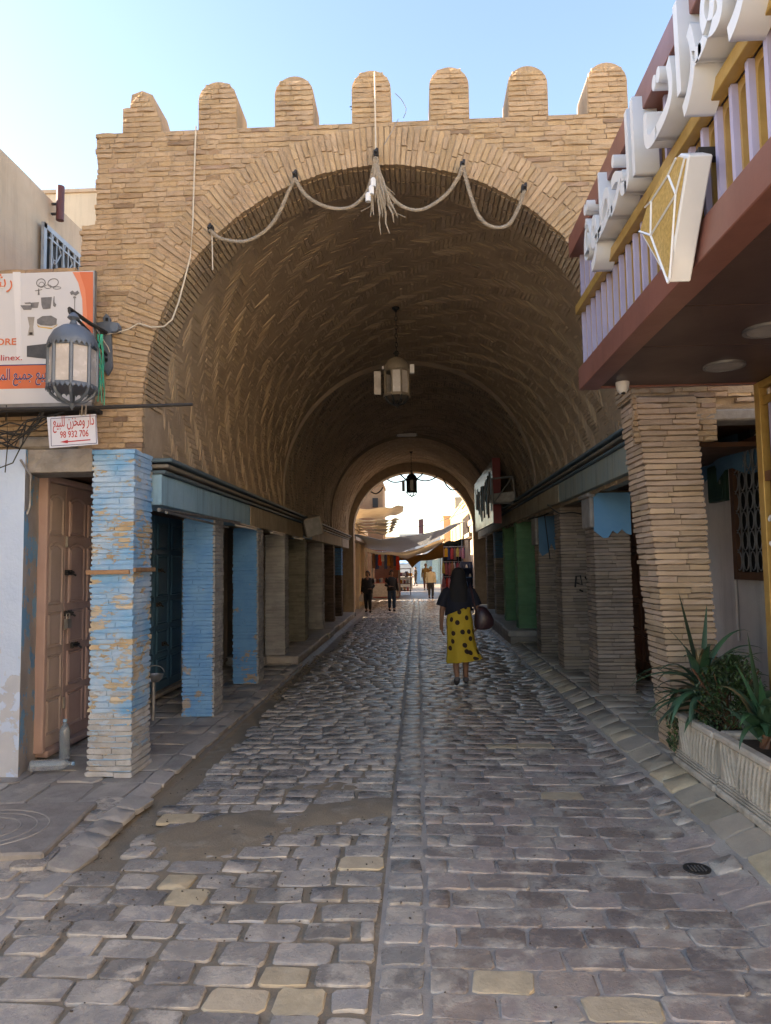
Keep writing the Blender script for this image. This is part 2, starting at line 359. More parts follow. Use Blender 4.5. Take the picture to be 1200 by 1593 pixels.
# ---------------------------------------------------------------- arabic text from joined letter forms
_AR = dict(zip('ابةتجخدرزشطعلمنهوي', ((0xFE8D, 2), (0xFE8F, 4), (0xFE93, 2), (0xFE95, 4), (0xFE9D, 4), (0xFEA5, 4), (0xFEA9, 2), (0xFEAD, 2), (0xFEAF, 2),
           (0xFEB5, 4), (0xFEC1, 4), (0xFEC9, 4), (0xFEDD, 4), (0xFEE1, 4), (0xFEE5, 4), (0xFEE9, 4), (0xFEED, 2), (0xFEF1, 4))))
def arabic(t):
    out = []
    for i, ch in enumerate(t):
        if ch not in _AR: out.append(ch); continue
        base, n = _AR[ch]
        prev = i > 0 and t[i-1] in _AR and _AR[t[i-1]][1] == 4
        nxt = i+1 < len(t) and t[i+1] in _AR and n == 4
        out.append(chr(base + (3 if prev and nxt else 1 if prev else 2 if nxt else 0)))
    return ''.join(reversed(out))
def text(name, body, size, org, ax, ay, m, parent, extrude=.001, align='LEFT', bold=0, sx=1, fit=None):
    """flat lettering: org is the baseline start, ax / ay the text's right and up directions"""
    c = bpy.data.curves.new(name, 'FONT'); c.body = body; c.size = size; c.align_x = align; c.extrude = extrude; c.offset = bold; c.resolution_u = 4
    t = bpy.data.objects.new(name, c); C.objects.link(t)
    bpy.context.view_layer.update()
    me = bpy.data.meshes.new_from_object(t.evaluated_get(bpy.context.evaluated_depsgraph_get())); bpy.data.objects.remove(t)
    ax, ay = Vector(ax), Vector(ay); az = ax.cross(ay)
    if fit:
        xs = [v.co.x for v in me.vertices]; w = max(xs)-min(xs); sx = fit/w
    for v in me.vertices: v.co = Vector(org) + ax*v.co.x*sx + ay*v.co.y + az*v.co.z
    me.materials.clear(); me.materials.append(m); me.name = name
    o = bpy.data.objects.new(name, me); return link(o, parent)
# ================================================================ THE SETTING
def smooth(a, b, x):
    t = max(0, min(1, (x-a)/(b-a))); return t*t*(3-2*t)
def wob(x, y, f, s=0):
    return (math.sin(x*f+1.3+s)*math.cos(y*f*1.21+s*2.1) + math.sin(x*f*2.3+y*f*1.7+s)*.5 + math.sin(y*f*3.1-x*f*2.7+s*1.7)*.3)/1.8
def zroad(x, y):
    z = .155*smooth(1.42, 2.02, x)*(1-smooth(22, 26, y))
    if x < -1.9 and y > 4.0: z += .03*(1-smooth(-1.99, -1.93, x))*(1-smooth(22, 26, y))
    return z + .006*wob(x, y, 1.1)
PATCH = [(-1.33, 4.45, .42, .33, .030), (-.42, 4.95, .42, .24, .032), (-.98, 4.72, .45, .22, .020), (-1.82, 5.7, .12, 1.0, .02), (-1.5, 4.0, .25, .2, .012), (-.75, 5.4, .35, .15, .02)]
def zmud(x, y):
    z = zroad(x, y)
    left = x < -.19
    z += -.0085 if left else -.0045 + .003*wob(x, y, 4.2, 3)
    if -.26 < x < .02 and y > 5.5: z += .004
    if y < 9 and left:
        z += .004*wob(x, y, 5)
        for cx, cy, a, b, h in PATCH:
            d = ((x-cx)/a)**2 + ((y-cy)/b)**2
            d *= 1 + .55*wob(x, y, 9, 2) + .35*wob(x, y, 21, 5)
            z += .72*h*max(0, 1-d)**.55*(1+.25*wob(x, y, 16, 1)) if d < 1 else 0
    if -1.95 < x < -1.70 and y > 3.9: z -= .03*smooth(3.9, 4.6, y)
    return z
MUD = mat('dried mud', (.30, .25, .18), (.24, .20, .15), .85, 4, .6, 70, rnd=0, paint=((.40, .36, .29), (.33, .29, .22), .60, 4, 0, 0, .08))
CEM = mat('worn cement', (.44, .405, .365), (.33, .305, .275), .55, 3.2, .5, 60, rnd=0, spec=.4, paint=((.52, .49, .44), (.40, .375, .34), .56, 3, 0, 0, .06))
DIRT = mat('grey road dirt', (.28, .26, .235), (.21, .195, .18), .5, 4, .4, 45, rnd=0)
xs = np.arange(-4.4, 4.41, .06); ys = np.concatenate([np.arange(1.0, 14, .06), np.arange(14, 62, .3)])
V = [(x, y, zmud(x, y)) for x in xs for y in ys]; ny = len(ys)
F = [(i*ny+j, (i+1)*ny+j, (i+1)*ny+j+1, i*ny+j+1) for i in range(len(xs)-1) for j in range(ny-1)]
me = bpy.data.meshes.new('street'); me.from_pydata(V, [], F)
for m in (MUD, CEM, DIRT): me.materials.append(m)
mi = []
for i in range(len(xs)-1):
    for j in range(ny-1):
        x, y = xs[i]+.03, ys[j]+.03; w = .25*wob(x, y, 4)
        mi.append(0 if (x + .03*wob(x, y, 9) < -.19 and y+w*2 < 6.2 and x > -2.0) or (-1.97 < x < -1.68 and y < 12) else 1 if y + w < (8 if x > -.1 else 5) else 2)
me.polygons.foreach_set('material_index', mi); me.shade_smooth()
street = bpy.data.objects.new('street', me); link(street); street['kind'] = 'structure'
g = MB(); g.add([(-900, -900, -.09), (900, -900, -.09), (900, 900, -.09), (-900, 900, -.09)], [(0, 1, 2, 3)])
g.build('ground', mat('dusty pale ground', (.36, .31, .24), (.30, .26, .20), .9, .3, .2, 8, rnd=0), kind='structure')

def slope(x, y):
    return math.atan((zroad(x+.1, y)-zroad(x-.1, y))/.2)
def gpt(px, py):        # ground point seen at a photograph pixel, level ground
    d = _fw + _rt*(px-600)/1106 - _up*(py-796.5)/1106; t = -1.65/d[2]; return d[0]*t, d[1]*t
cream = [gpt(*p) for p in ((280, 1275), (436, 1360), (487, 1380), (310, 1387), (280, 1363), (415, 1522), (485, 1560), (825, 1518), (950, 1563), (405, 1560), (785, 1150), (775, 1160), (845, 1158), (870, 1235), (560, 1345))]
lst = []
def stone(x, y, w, d, m, h=.012, rz=0, lift=0):
    for a, b in cream:
        if abs(x-a) < w/2 and abs(y-b) < d/2 and y < 9: m = COBC
    lst.append(((x, y, zroad(x, y)-h+.004+R(-.004, .004)+lift), rotm(rz, -slope(x, y)+R(-.012, .012), R(-.014, .014)), (w, d, h), m))
y = 2.05; row = 0
while y < 34:
    d = R(.150, .178) if y < 20 else .17
    xl, xr = -1.66 + R(-.05, .05), -.205
    if y < 3.9: xl = -2.3
    x = xl - R(0, .12)
    while x < xr - .1:                                    # left half, wide mud joints near the camera
        w = R(.19, .31); w = min(w, xr-x)
        if xr-x-w < .1: w = xr-x
        jo = R(.012, .042) if y < 6.3 else R(.01, .02)
        jy = R(.010, .030) if y < 6.3 else .012
        stone(x+w/2, y+d/2 + .05*wob(x, y, 1.5) - .02*x, w-jo, d-jy+R(-.01, .01), COB, rz=.03*wob(x, y, 1.5)+R(-.02, .02))
        x += w
    stone(-.092 + (.02*math.sin(y*.3) if y > 9 else 0), y+d/2, .18+R(-.015, .01), d-.02, COB, rz=R(-.02, .02))
    x = .005 + R(-.0, .02) - (R(0, .12) if row % 2 else 0)*0
    first = True
    while x < 1.66:
        w = R(.22, .33); w = R(.1, .2) if first and row % 2 else w
        first = False
        if 1.68-x-w < .1: w = 1.68-x
        stone(x+w/2, y+d/2 + .03*wob(x, y, 1.2, 4) - .03*x, w-R(.008, .022), d-R(.004, .014), COBW, .010, lift=.004*(x > 1.3), rz=-.03+R(-.015, .015))
        x += w
    y += d + .008; row += 1
y = 2.2
while y < 24:                                             # pale gutter stones and paving along the right side
    d = R(.22, .34)
    stone(1.80, y+d/2, .215, d-.02, COBB if random.random() < .75 else COBC, .016, lift=.007, rz=R(-.06, .06))
    x = 1.92
    while x < 3.0:
        w = R(.22, .4); stone(x+w/2, y+d/2+R(-.02, .02), w-.02, d-.02, COBB if x < 2.3 else SLAB, .014, lift=.004, rz=R(-.05, .05)); x += w
    y += d
y = 4.95
while y < 12:                                             # kerb and pavement slabs along the left side
    d = R(.32, .5); stone(-2.03, y+d/2, .15, d-.015, SLAB, .016, rz=R(-.02, .02))
    x = -2.115
    while x > -3.2:
        w = R(.25, .42); stone(x-w/2, y+d/2+R(-.03, .03), w-.02, d-.025, SLAB, .016, rz=R(-.04, .04)); x -= w
    y += d
y = 2.6
while y < 5.0:
    d = R(.2, .3)
    stone(-1.97-R(0, .05), y+d/2, .18, d-.03, SLAB, .016, rz=R(-.1, .1)-.1); stone(-2.19 - (.2 if y < 3.9 else 0), y+d/2, .2, d-.03, COB, .016, rz=R(-.1, .1)); y += d
pieces('cobblestone', lst, street, 300, 's', 'distant_cobblestones')
# concrete access slab with a worn circular pattern, front left
b = MB(); b.box((-2.88, 4.40, .035), (1.42, .88, .06)); slab = b.build('concrete_slab', CONC, street, bevel=.012)
slab.data.transform(Matrix.Translation((-2.88, 4.4, 0)) @ Matrix.Rotation(.1, 4, 'Z') @ Matrix.Translation((2.88, -4.4, 0)))
b = MB()
for r in (.12, .2, .28, .34):
    b.tube([(-2.72+r*1.2*math.cos(a), 4.38+r*math.sin(a), .064) for a in np.linspace(0, 2*math.pi, 33)], .006, 5, False)
b.build('ring_pattern', SLAB, slab)
# cast iron cover in the road
cx, cy = gpt(1085, 1354)
t = thing('drain_cover', 'small round iron drain cover set in the cobbles at the lower right', 'drain cover', (cx, cy, 0))
b = MB(); zc = zroad(cx, cy)+.006; b.lathe((cx, cy, zc-.03), [(.07, 0), (.07, .034), (.052, .034), (.052, .029), (.0, .029)], 24); b.build('rim', IRON, t, smooth=True)
b = MB()
for k in range(5): b.box((cx+(k-2)*.018, cy, zc+.003), (.007, .07, .005))
b.build('grating', STEEL, t)
# raised stone step under the left far pillars and the right green pillars
for (x0, x1, y0, y1, zt, lab, m) in ((-3.2, -1.98, 11.75, 22.7, .17, 'long worn stone step under the grey and dark pillars of the left arcade', SLAB),
                                     (1.72, 3.0, 13.75, 22.7, .37, 'raised stone step under the green pillars of the right arcade', SLAB)):
    t = thing('stone_step', lab, 'step', ((x0+x1)/2, y0, 0)); y = y0
    boxes('step_core', DIRT, t, [((x0+.03, y0+.02, 0), (x1-.02, y1, zt-.02))])
    while y < y1:
        d = min(R(.9, 1.5), y1-y); dx = R(-.03, .03)
        q = MB(); s_ = 1 if x0 < 0 else -1
        a_, c_ = (x1-.55, x1+dx) if x0 < 0 else (x0+dx, x0+.55)
        q.b2((a_, y, zt-.12), (c_, y+d-.02, zt)); q.build('kerb_block', m, t, bevel=.02)
        a_, c_ = (x0, x1-.56) if x0 < 0 else (x0+.56, x1)
        q = MB(); q.b2((a_, y, zt-.12), (c_, y+d-.02, zt-R(.0, .01))); q.build('top_slab', m, t, bevel=.01)
        y += d

# ---------------------------------------------------------------- the gateway: front wall, arch ring, merlons
FY = 5.70; AX, AZ, AR = -.255, 2.985, 1.995; RO = 2.325
gate = thing('arched_gateway', 'tan brick gateway with round topped merlons and a wide arch ring', 'gateway', (AX, FY, 0))
def arch_z(x, cx, cz, r, base):
    d = r*r-(x-cx)**2
    return cz+math.sqrt(d) if d > 0 else base
def column_wall(name, m, parent, xs, zb, zt, y0, y1):
    b = MB()
    for a, c in zip(xs[:-1], xs[1:]):
        b.add([(a, y0, zb(a)), (c, y0, zb(c)), (c, y0, zt), (a, y0, zt), (a, y1, zb(a)), (c, y1, zb(c)), (c, y1, zt), (a, y1, zt)],
              [(0, 1, 2, 3), (5, 4, 7, 6), (0, 4, 5, 1), (3, 2, 6, 7)])
    return b.build(name, m, parent)
xs1 = list(AX - AR*np.cos(np.linspace(0, math.pi, 73)))
RS = AR+.012
wall = column_wall('front_wall', MORT, gate, [-2.655] + list(AX-RS*np.cos(np.linspace(0, math.pi, 73))) + [2.12], lambda x: arch_z(x, AX, AZ, RS, 2.99), 5.355, FY+.003, FY+.45)
for a_, c_ in (((-2.78, FY+.005, 2.58), (-2.255, FY+.46, 2.992)), ((-2.78, FY+.006, 2.98), (-2.656, FY+.44, 4.54)), ((1.752, FY+.005, 2.97), (2.4, FY+.46, 2.992)), ((2.12, FY+.006, 2.98), (2.9, FY+.44, 5.0))): boxes('shoulder', MORT, gate, [(a_, c_)])
lst = []; z = 2.615
while z < 5.36:
    h = .0405 + R(-.004, .003)
    lo = -2.80 if z < 4.55 else -2.675
    spans = []
    if z > AZ:
        q = RO*RO-(z-AZ)**2
        if q > 0: q = math.sqrt(q); spans = [(lo+R(-.012, .012), AX-q-.004), (AX+q+.004, 2.5)]
        else: spans = [(lo+R(-.012, .012), 2.3)]
    else: spans = [(lo+R(-.015, .015), -2.245+R(-.008, .008)), (1.745+R(-.01, .01), 2.4)]
    for a, c in spans:
        x = a
        while x < c-.02:
            w = R(.10, .25)
            if x == a and random.random() < .4: w *= .5
            if c-x-w < .07: w = c-x
            lst.append(((x+w/2, FY+.0225-R(-.003, .005), z+R(-.003, .003)), rotm(R(-.01, .01), R(-.010, .010)), (w-.008, .055, h), BRK if random.random() < .88 else BRKD)); x += w
    z += .0445
pieces('brick', lst, wall, 300, 'b', 'far_bricks')
ring = MB()
for k in range(96):
    t0, t1 = math.pi*k/96, math.pi*(k+1)/96
    P = [(AX+r*math.cos(t), y_, AZ+r*math.sin(t)) for y_ in (FY+.002, FY+.452) for t in (t0, t1) for r in (AR+.008, RO)]
    ring.add(P, [(0, 1, 3, 2), (4, 6, 7, 5), (0, 2, 6, 4)])
ring = ring.build('arch_ring', MORT, gate)
lst = []; t = .012
while t < math.pi-.005:
    r0, r1 = AR-.002+R(-.004, .004), RO+R(-.012, .012)
    if random.random() < .7:
        q = R(.35, .65)*(r1-r0)+r0; parts_ = [(r0, q-.005), (q+.005, r1)]
    else: parts_ = [(r0, r1)]
    for a, c in parts_:
        r = (a+c)/2; w = min(.044, (.0222*a)-.0055)
        lst.append(((AX+r*math.cos(t), FY+.020-R(-.002, .007), AZ+r*math.sin(t)), [[math.cos(t), 0, -math.sin(t)], [0, 1, 0], [math.sin(t), 0, math.cos(t)]], (c-a, .055, w), BRK))
    t += .0222
pieces('voussoir', lst, ring, 300)
lst = []; t = .012
while t < math.pi:
    for k in range(2):
        y_ = FY+.05+.2*k+.1
        lst.append(((AX+(AR+.012)*math.cos(t), y_, AZ+(AR+.012)*math.sin(t)), [[0, math.cos(t), -math.sin(t)], [1, 0, 0], [0, math.sin(t), math.cos(t)]], (.19, .04, .034), VLT))
    t += .0222
pieces('soffit_brick', lst, ring, 0, 'b', 'soffit_bricks')
for k in range(7):
    cx = -2.285+.654*k; w = .33; zb = 5.355; n = 14; r = w/2; hh = .275 + (.02 if k in (3, 4) else 0) + (-.02 if k == 1 else 0)
    if k == 0:
        poly = [(cx-r, zb), (cx+r+.02, zb), (cx+r-.02, zb+.14), (cx+.09, zb+.33), (cx, zb+.37), (cx-.09, zb+.34), (cx-.105, zb+.215), (cx-r, zb+.205)]
    else:
        poly = [(cx-r, zb), (cx+r, zb)] + [(cx+r*math.cos(math.pi*i/n), zb+hh+r*math.sin(math.pi*i/n)) for i in range(n+1)]
    b = MB(); b.prism([(x, FY+.003, z) for x, z in poly], (0, .36, 0)); mer = b.build('merlon', BRK, gate)
    lst = []; z = zb+.02; row = 0
    while z < zb+hh+r-.02:
        if k == 0:
            hl = r if z < zb+.2 else .1; hr = r+.01-(z-zb)*.15 if z < zb+.14 else r-.02-(z-zb-.14)*.55
            hl = min(hl, max(.02, .37-(z-zb)))
        else: hl = hr = (r if z < zb+hh else math.sqrt(max(0, r*r-(z-zb-hh)**2))) - .004
        q = cx + (R(-.03, .03) if row % 2 else R(-.09, .09))*min(1, hl/r)
        for a, c in ((cx-hl, q), (q, cx+hr)):
            if c-a > .04: lst.append((((a+c)/2, FY+.021-R(0, .006), z), rotm(R(-.01, .01), R(-.02, .02)), (c-a-.005, .05, .039), BRK))
        z += .0445; row += 1
    pieces('brick', lst, mer, 300)

# ---------------------------------------------------------------- the barrel vault in three lengths
vault = thing('barrel_vault', 'long brick barrel vault with herringbone bricks over the street', 'vault', (-.13, 6.2, 0))
VX = -.13
def vault_len(y0, y1, Rv, cz, core, brick, nmax, name, relief):
    zl = 2.42; th = np.linspace(0, math.pi, 49)
    prof = [(VX+Rv, zl)] + [(VX+Rv*math.cos(t), cz+Rv*math.sin(t)) for t in th] + [(VX-Rv, zl)]
    b = MB(); ysn = np.linspace(y0, y1, 9)
    b.grid(lambda u, v: (prof[int(round(u*(len(prof)-1)))][0], y0+(y1-y0)*v, prof[int(round(u*(len(prof)-1)))][1]), len(prof)-1, 8)
    n = len(prof); shell_rib = MB()
    shell_rib.add([(x, y0-.004, z) for x, z in prof] + [(VX+(x-VX)*1.14, y0, z+(.28 if z > cz else 0)*(z-cz)/Rv) for x, z in prof], [(i, i+1, n+i+1, n+i) for i in range(n-1)])
    shell = b.build('vault_shell', core, vault, smooth=True)
    if y0 > 7: shell_rib.build('vault_rib', VLTD, vault)  # ribs coloured darker to mute the front light they catch
    lst = []; cell = .047; nn = 5
    arc = math.pi*Rv; ext = cz-zl; L = arc+2*ext; NU = int(L/cell); NV = int((y1-y0)/cell)
    def place(u, v, along):      # u: length along the section, v: along the street
        s = u*cell - ext; yy = y0+v*cell
        if s < 0: p = (VX+Rv, yy, cz+s); nr = (-1, 0, 0); tg = (0, 0, 1)
        elif s > arc: p = (VX-Rv, yy, cz-(s-arc)); nr = (1, 0, 0); tg = (0, 0, -1)
        else:
            t = s/Rv; p = (VX+Rv*math.cos(t), yy, cz+Rv*math.sin(t)); nr = (-math.cos(t), 0, -math.sin(t)); tg = (-math.sin(t), 0, math.cos(t))
        Y = [-q for q in nr]; X, Z = (tg, (0, 1, 0)) if along else ((0, 1, 0), tg)
        k = relief*(R(.35, 1.0) if wob(p[0]*2.2+p[2]*1.4, yy*1.2, 2.1) + R(-.5, .5) > .1 else R(-.12, .40))
        loc = [p[i]+nr[i]*(k-.0235) for i in range(3)]
        A = [[X[i], Y[i], Z[i]] for i in range(3)]
        lst.append((loc, A, (cell*nn-R(.012, .03), .05, cell-.008-R(0, .006)), brick))
    for yy in range(NV):         # stepped herringbone
        for x0 in range(-8, NU):
            if (x0-yy) % (2*nn) == 0 and 0 <= x0 <= NU-nn: place(x0+nn/2, yy+.5, True)
    for xx in range(NU):
        for ys_ in range(-8, NV):
            if (ys_-xx-1) % (2*nn) == 0 and 0 <= ys_ <= NV-nn: place(xx+.5, ys_+nn/2, False)
    pieces('vault_brick', lst, shell, nmax, 'b', name)
vault_len(6.14, 11.9, 2.13, 2.98, VMOR, VLT, 300, 'distant_vault_bricks', .0095)
vault_len(11.9, 18.3, 2.105, 2.93, VMOR, VLTD, 0, 'middle_vault_bricks', .008)
vault_len(18.3, 22.85, 2.08, 2.86, VMOR, VLT, 0, 'far_vault_bricks', .012)
boxes('roof_slab', PLAST, vault, [((-2.55, 6.16, 5.22), (2.3, 23.3, 5.30))])
boxes('side_mass', PLAST, vault, [((-2.6, 6.2, 2.62), (-2.55, 23.3, 5.3))])
boxes('side_mass', PLAST, vault, [((2.3, 6.2, 2.86), (2.35, 23.3, 5.3))])
boxes('arcade_roof', PLAST, vault, [((-3.42, 6.1, 2.622), (-2.602, 23.3, 2.70))])
boxes('arcade_roof', PLAST, vault, [((2.352, 6.1, 2.905), (3.2, 23.3, 2.98))])
far = column_wall('end_wall', MORT, vault, [-3.45, -2.07] + list(-.125-1.945*np.cos(np.linspace(0, math.pi, 49))) + [1.82, 3.2], lambda x: arch_z(x, -.125, 2.70, 1.945, -.05) if -2.065 < x < 1.815 else -.05, 5.5, 22.86, 23.4)

# ---------------------------------------------------------------- brick pillars
def pillar(label, x0, x1, y0, y1, z0, z1, m, group, nmax=300, core=None, mix=None, lean=0, leanr=None, flare=0, name='brick_pillar', rough=1.0, side=None):
    t = thing(name, label, 'pillar', ((x0+x1)/2, (y0+y1)/2, z0), group)
    b = MB(); i = .010 if core is None else .012; core = core or m; leanr = lean if leanr is None else leanr
    dx = lambda z: lean*(1-(z-z0)/(z1-z0)); dr = lambda z: leanr*(1-(z-z0)/(z1-z0))
    b.add([(x0+i+dx(z), y, z) if s == 0 else (x1-i+dr(z), y, z) for z in (z0, z1) for (s, y) in ((0, y0+i), (1, y0+i), (1, y1-i), (0, y1-i))],
          [(0, 1, 2, 3), (4, 5, 6, 7), (0, 1, 5, 4), (1, 2, 6, 5), (2, 3, 7, 6), (3, 0, 4, 7)])
    core_ = b.build('core', core, t)
    lst = []; z = z0+.022; r = 0; xm, ym = (x0+x1)/2, (y0+y1)/2
    while z < z1-.01:
        f = 1 + flare*max(0, 1-(z-z0)/.45)**2
        h = .0405+R(-.004, .003); mm = mix(z) if mix else m; e = R(-.0025, .0035)*rough
        w, d = (x1-x0+dr(z)-dx(z))*f+2*e, (y1-y0)*f+2*e
        o = ((dx(z)+dr(z))/2+xm, ym)
        A = lambda rz: rotm(rz, R(-.012, .012), R(-.012, .012)*0)
        if r % 2:    # two stretchers along x, front and back
            s_ = R(.35, .65)*w if random.random() < .4 else 0
            if s_:
                lst.append(((o[0]-w/2+s_/2, o[1]-d/4, z), A(0), (s_-.006, d/2, h), mm)); lst.append(((o[0]+w/2-(w-s_)/2, o[1]-d/4, z), A(0), (w-s_-.006, d/2, h), mm))
            else: lst.append(((o[0], o[1]-d/4, z), A(0), (w, d/2, h), mm))
            lst.append(((o[0], o[1]+d/4, z), A(math.pi), (w, d/2, h), mm))
        else:        # two headers along y, left and right
            q = R(-.06, .06)
            lst.append(((o[0]-w/4+q/2, o[1], z), A(-math.pi/2), (d, w/2+q-.005, h), mm)); lst.append(((o[0]+w/4+q/2, o[1], z), A(math.pi/2), (d, w/2-q-.005, h), mm))
        if side:     # bare brick ends on the street side
            y = o[1]-d/2
            while y < o[1]+d/2-.02:
                w2 = min(R(.10, .2), o[1]+d/2-y); lst.append(((o[0]+w/2+.001, y+w2/2, z), A(math.pi/2), (w2-.008, .03+R(0, .012), h), side)); y += w2
        z += .0445; r += 1
    pieces('brick', lst, t, nmax, 'p')
    return t
GL, GR = 'pillars of the left arcade', 'pillars of the right arcade'
LZ = 2.19
p1 = pillar('blue brick corner pillar with flaking paint and a wooden strip, under the small white sign', -2.605, -2.255, 5.57, 5.95, .03, 2.60, PB1, GL, flare=.07, rough=1.2, mix=lambda z: PB1W if z < .62 + R(-.12, .12) else PB1T if 1.68+R(-.06, .06) < z < 1.98+R(-.1, .1) or 1.0 < z < 1.1 else PB1)
boxes('wood_strip', WOOD, p1, [((-2.63, 5.535, 1.605), (-2.28, 5.56, 1.64)), ((-2.25, 5.54, 1.62), (-2.225, 5.97, 1.655))], bevel=.004)
pillar('bright blue brick pillar with a bare tan patch near its foot, beside the deep blue door', -2.58, -2.24, 7.72, 8.06, .04, LZ, PB2, GL, rough=1.5, side=GREYB)
pillar('blue brick pillar just before the grey washed pillars on the left', -2.58, -2.24, 9.85, 10.19, .04, LZ, PB3, GL, rough=1.5, side=GREYB)
pillar('light grey brick pillar behind the blue ones on the left, first on the stone step', -2.58, -2.24, 11.95, 12.30, .14, LZ, GREYB, GL)
pillar('grey brick pillar with an olive band under the tilted box on the left', -2.58, -2.24, 14.1, 14.45, .16, LZ, mat('olive grey brick', (.22, .215, .18), (.15, .15, .125), .9, 3, .5, 55, rnd=.15), GL)
pillar('plain grey brick pillar, last grey one of the left arcade', -2.58, -2.24, 16.7, 17.05, .16, LZ, GREYB, GL, 0)
pillar('dark brown pillar second from the far end of the left arcade', -2.58, -2.24, 18.9, 19.25, .16, LZ, DARKB, GL, 0)
pillar('dark pillar with a blue upper half at the far end of the left arcade', -2.58, -2.24, 20.9, 21.25, .16, LZ, DARKB, GL, 0, mix=lambda z: PB3 if z > 1.35 else DARKB)
q1 = pillar('pale brown brick pier of the gateway behind the planters', 1.76, 2.24, 5.68, 6.12, .15, 2.97, RPIER, GR, lean=.22, leanr=.10, core=mat('brown mortar', (.20, .15, .105), (.15, .11, .08), .95, 8, .5, 50, rnd=0), rough=1.6)
BM = mat('grey brown mortar', (.16, .125, .10), (.11, .09, .075), .95, 8, .5, 50, rnd=0)
def jag_patch(parent, x0, x1, y, z0, z1, m):
    pts = [(x0, z1), (x1, z1)]
    for i in range(9):
        pts.append((x1+(x0-x1)*i/8, z0 + R(-.07, .07) + (.05 if i in (3, 4) else 0) - (.07 if i in (6, 7) else 0)))
    b = MB(); b.prism([(x, y, z) for x, z in pts], (0, .02, 0)); return b.build('painted_plaster', m, parent)
BPLA = mat('flat blue plaster', (.13, .33, .56), (.17, .38, .60), .7, 6, .3, 40, rnd=0, paint=((.13, .33, .56), (.16, .36, .58), .36, 9, 0, 0))
BPLB = mat('dull blue plaster', (.07, .16, .26), (.09, .19, .30), .7, 6, .3, 40, rnd=0)
q2 = pillar('brown brick pillar with a bright blue jagged plaster top, nearest in the right arcade', 2.02, 2.44, 8.25, 8.67, .16, 2.46, RPIL, GR, core=BM, rough=1.4)
jag_patch(q2, 2.025, 2.445, 8.228, 1.97, 2.44, BPLA)
b = MB(); b.box((2.0, 8.43, 2.42), (.10, .46, .05)); b.box((2.01, 8.43, 2.22), (.055, .42, .36)); b.build('plaster_corbel', CONC, q2, bevel=.015)
q3 = pillar('bare brown brick pillar with dark scrawls, second in the right arcade', 2.02, 2.44, 10.15, 10.55, .16, 2.46, RPIL, GR, core=BM, rough=1.2)
b = MB()
for px in ([(2.20, 1.30), (2.22, 1.45), (2.28, 1.46), (2.30, 1.33), (2.22, 1.36)], [(2.34, 1.44), (2.40, 1.38)], [(2.26, 1.26), (2.31, 1.24)]):
    b.tube([(x, 10.128, z) for x, z in px], .012, 5)
b.build('painted_scrawl', BLACK, q3)
q4 = pillar('dark brick pillar with a dull blue plaster top, third in the right arcade', 2.02, 2.44, 12.0, 12.4, .16, 2.46, RPIL, GR, core=BM)
jag_patch(q4, 2.03, 2.44, 11.98, 1.86, 2.44, BPLB)
b = MB(); b.box((2.0, 12.2, 2.2), (.05, .4, .5)); b.build('plaster_corbel', OLDW, q4, bevel=.01)
for (y0, lab, m, zz, mx) in ((14.15, 'green painted pillar nearer the camera, on the raised step at the right', GREENB, .36, None),
        (16.1, 'farther green painted pillar on the raised step at the right', GREENB, .36, None),
        (18.1, 'brown pillar with a dark blue top beyond the green pillars', RPIL, .36, lambda z: BPLB if z > 1.8 else RPIL),
        (20.2, 'plain brown pillar at the far end of the right arcade', RPIL, .36, None)):
    pillar(lab, 1.96, 2.36, y0, y0+.38, zz, 2.46, m, GR, 0, core=BM if m is RPIL else GREENB, mix=mx)

# ---------------------------------------------------------------- beams with mouldings above the pillars
def beam(label, x, side, y0, y1, zb, zf, zt, segs, corn):
    t = thing('shop_beam', label, 'beam', (x, y0, zb))
    for (a, c, m, dx) in segs:
        q = MB(); q.b2((x+dx, a, zb), (x-side*.30, c-.004, zf)); q.build('fascia', m, t, bevel=.006)
    hs = (zt-zf)/3
    for k, (pr, m) in enumerate(((.035, corn[0]), (.07, corn[1]), (.105, corn[0]))):
        for a, c in ((y0-.02*k, y0+(y1-y0)*.5), (y0+(y1-y0)*.5+.006, y1)):
            q = MB(); q.b2((x+side*pr, a, zf+.003+hs*k), (x-side*.2, c, zf+hs*(k+1)-.012)); q.build('moulding', m, t, bevel=.008)
    return t
bl = beam('faded blue and cream painted beam with dark mouldings along the left arcade', -2.19, 1, 5.98, 22.6, 2.19, 2.455, 2.60,
     ((5.99, 9.25, FBLUE, 0), (9.255, 11.5, FCRM, .006), (11.505, 13.6, FCRM, 0), (13.605, 14.7, BPLB, .012), (14.705, 20.6, FCRM, 0), (20.61, 22.6, OLDW, .01)), (CORN, CORNG))
br = beam('teal grey beam with dark mouldings along the right arcade', 1.93, -1, 6.2, 22.6, 2.46, 2.715, 2.85,
     ((6.21, 9.7, FGRN, 0), (9.71, 13.6, FCRM, -.006), (13.61, 22.6, FCRM, 0)), (CORN, CORNG))
boxes('end_bracket', BPLA, br, [((1.86, 6.13, 2.46), (1.905, 6.19, 2.84))], bevel=.006)
boxes('ceiling_board', DBRN, bl, [((-3.3, 7.72, 2.30), (-2.5, 22.6, 2.34))])
boxes('ceiling_board', DBRN, br, [((2.24, 6.16, 2.62), (3.05, 22.6, 2.66))])
q = MB(); q.tube([(-2.215, 6.0, 2.15), (-2.18, 7.4, 2.17), (-2.17, 8.6, 2.185)], .018, 6); q.tube([(-2.17, 6.05, 2.13), (-2.15, 8.0, 2.10)], .012, 6)
tag(q.build('metal_conduit', STEEL), 'thin grey pipes under the blue left beam', 'pipe')
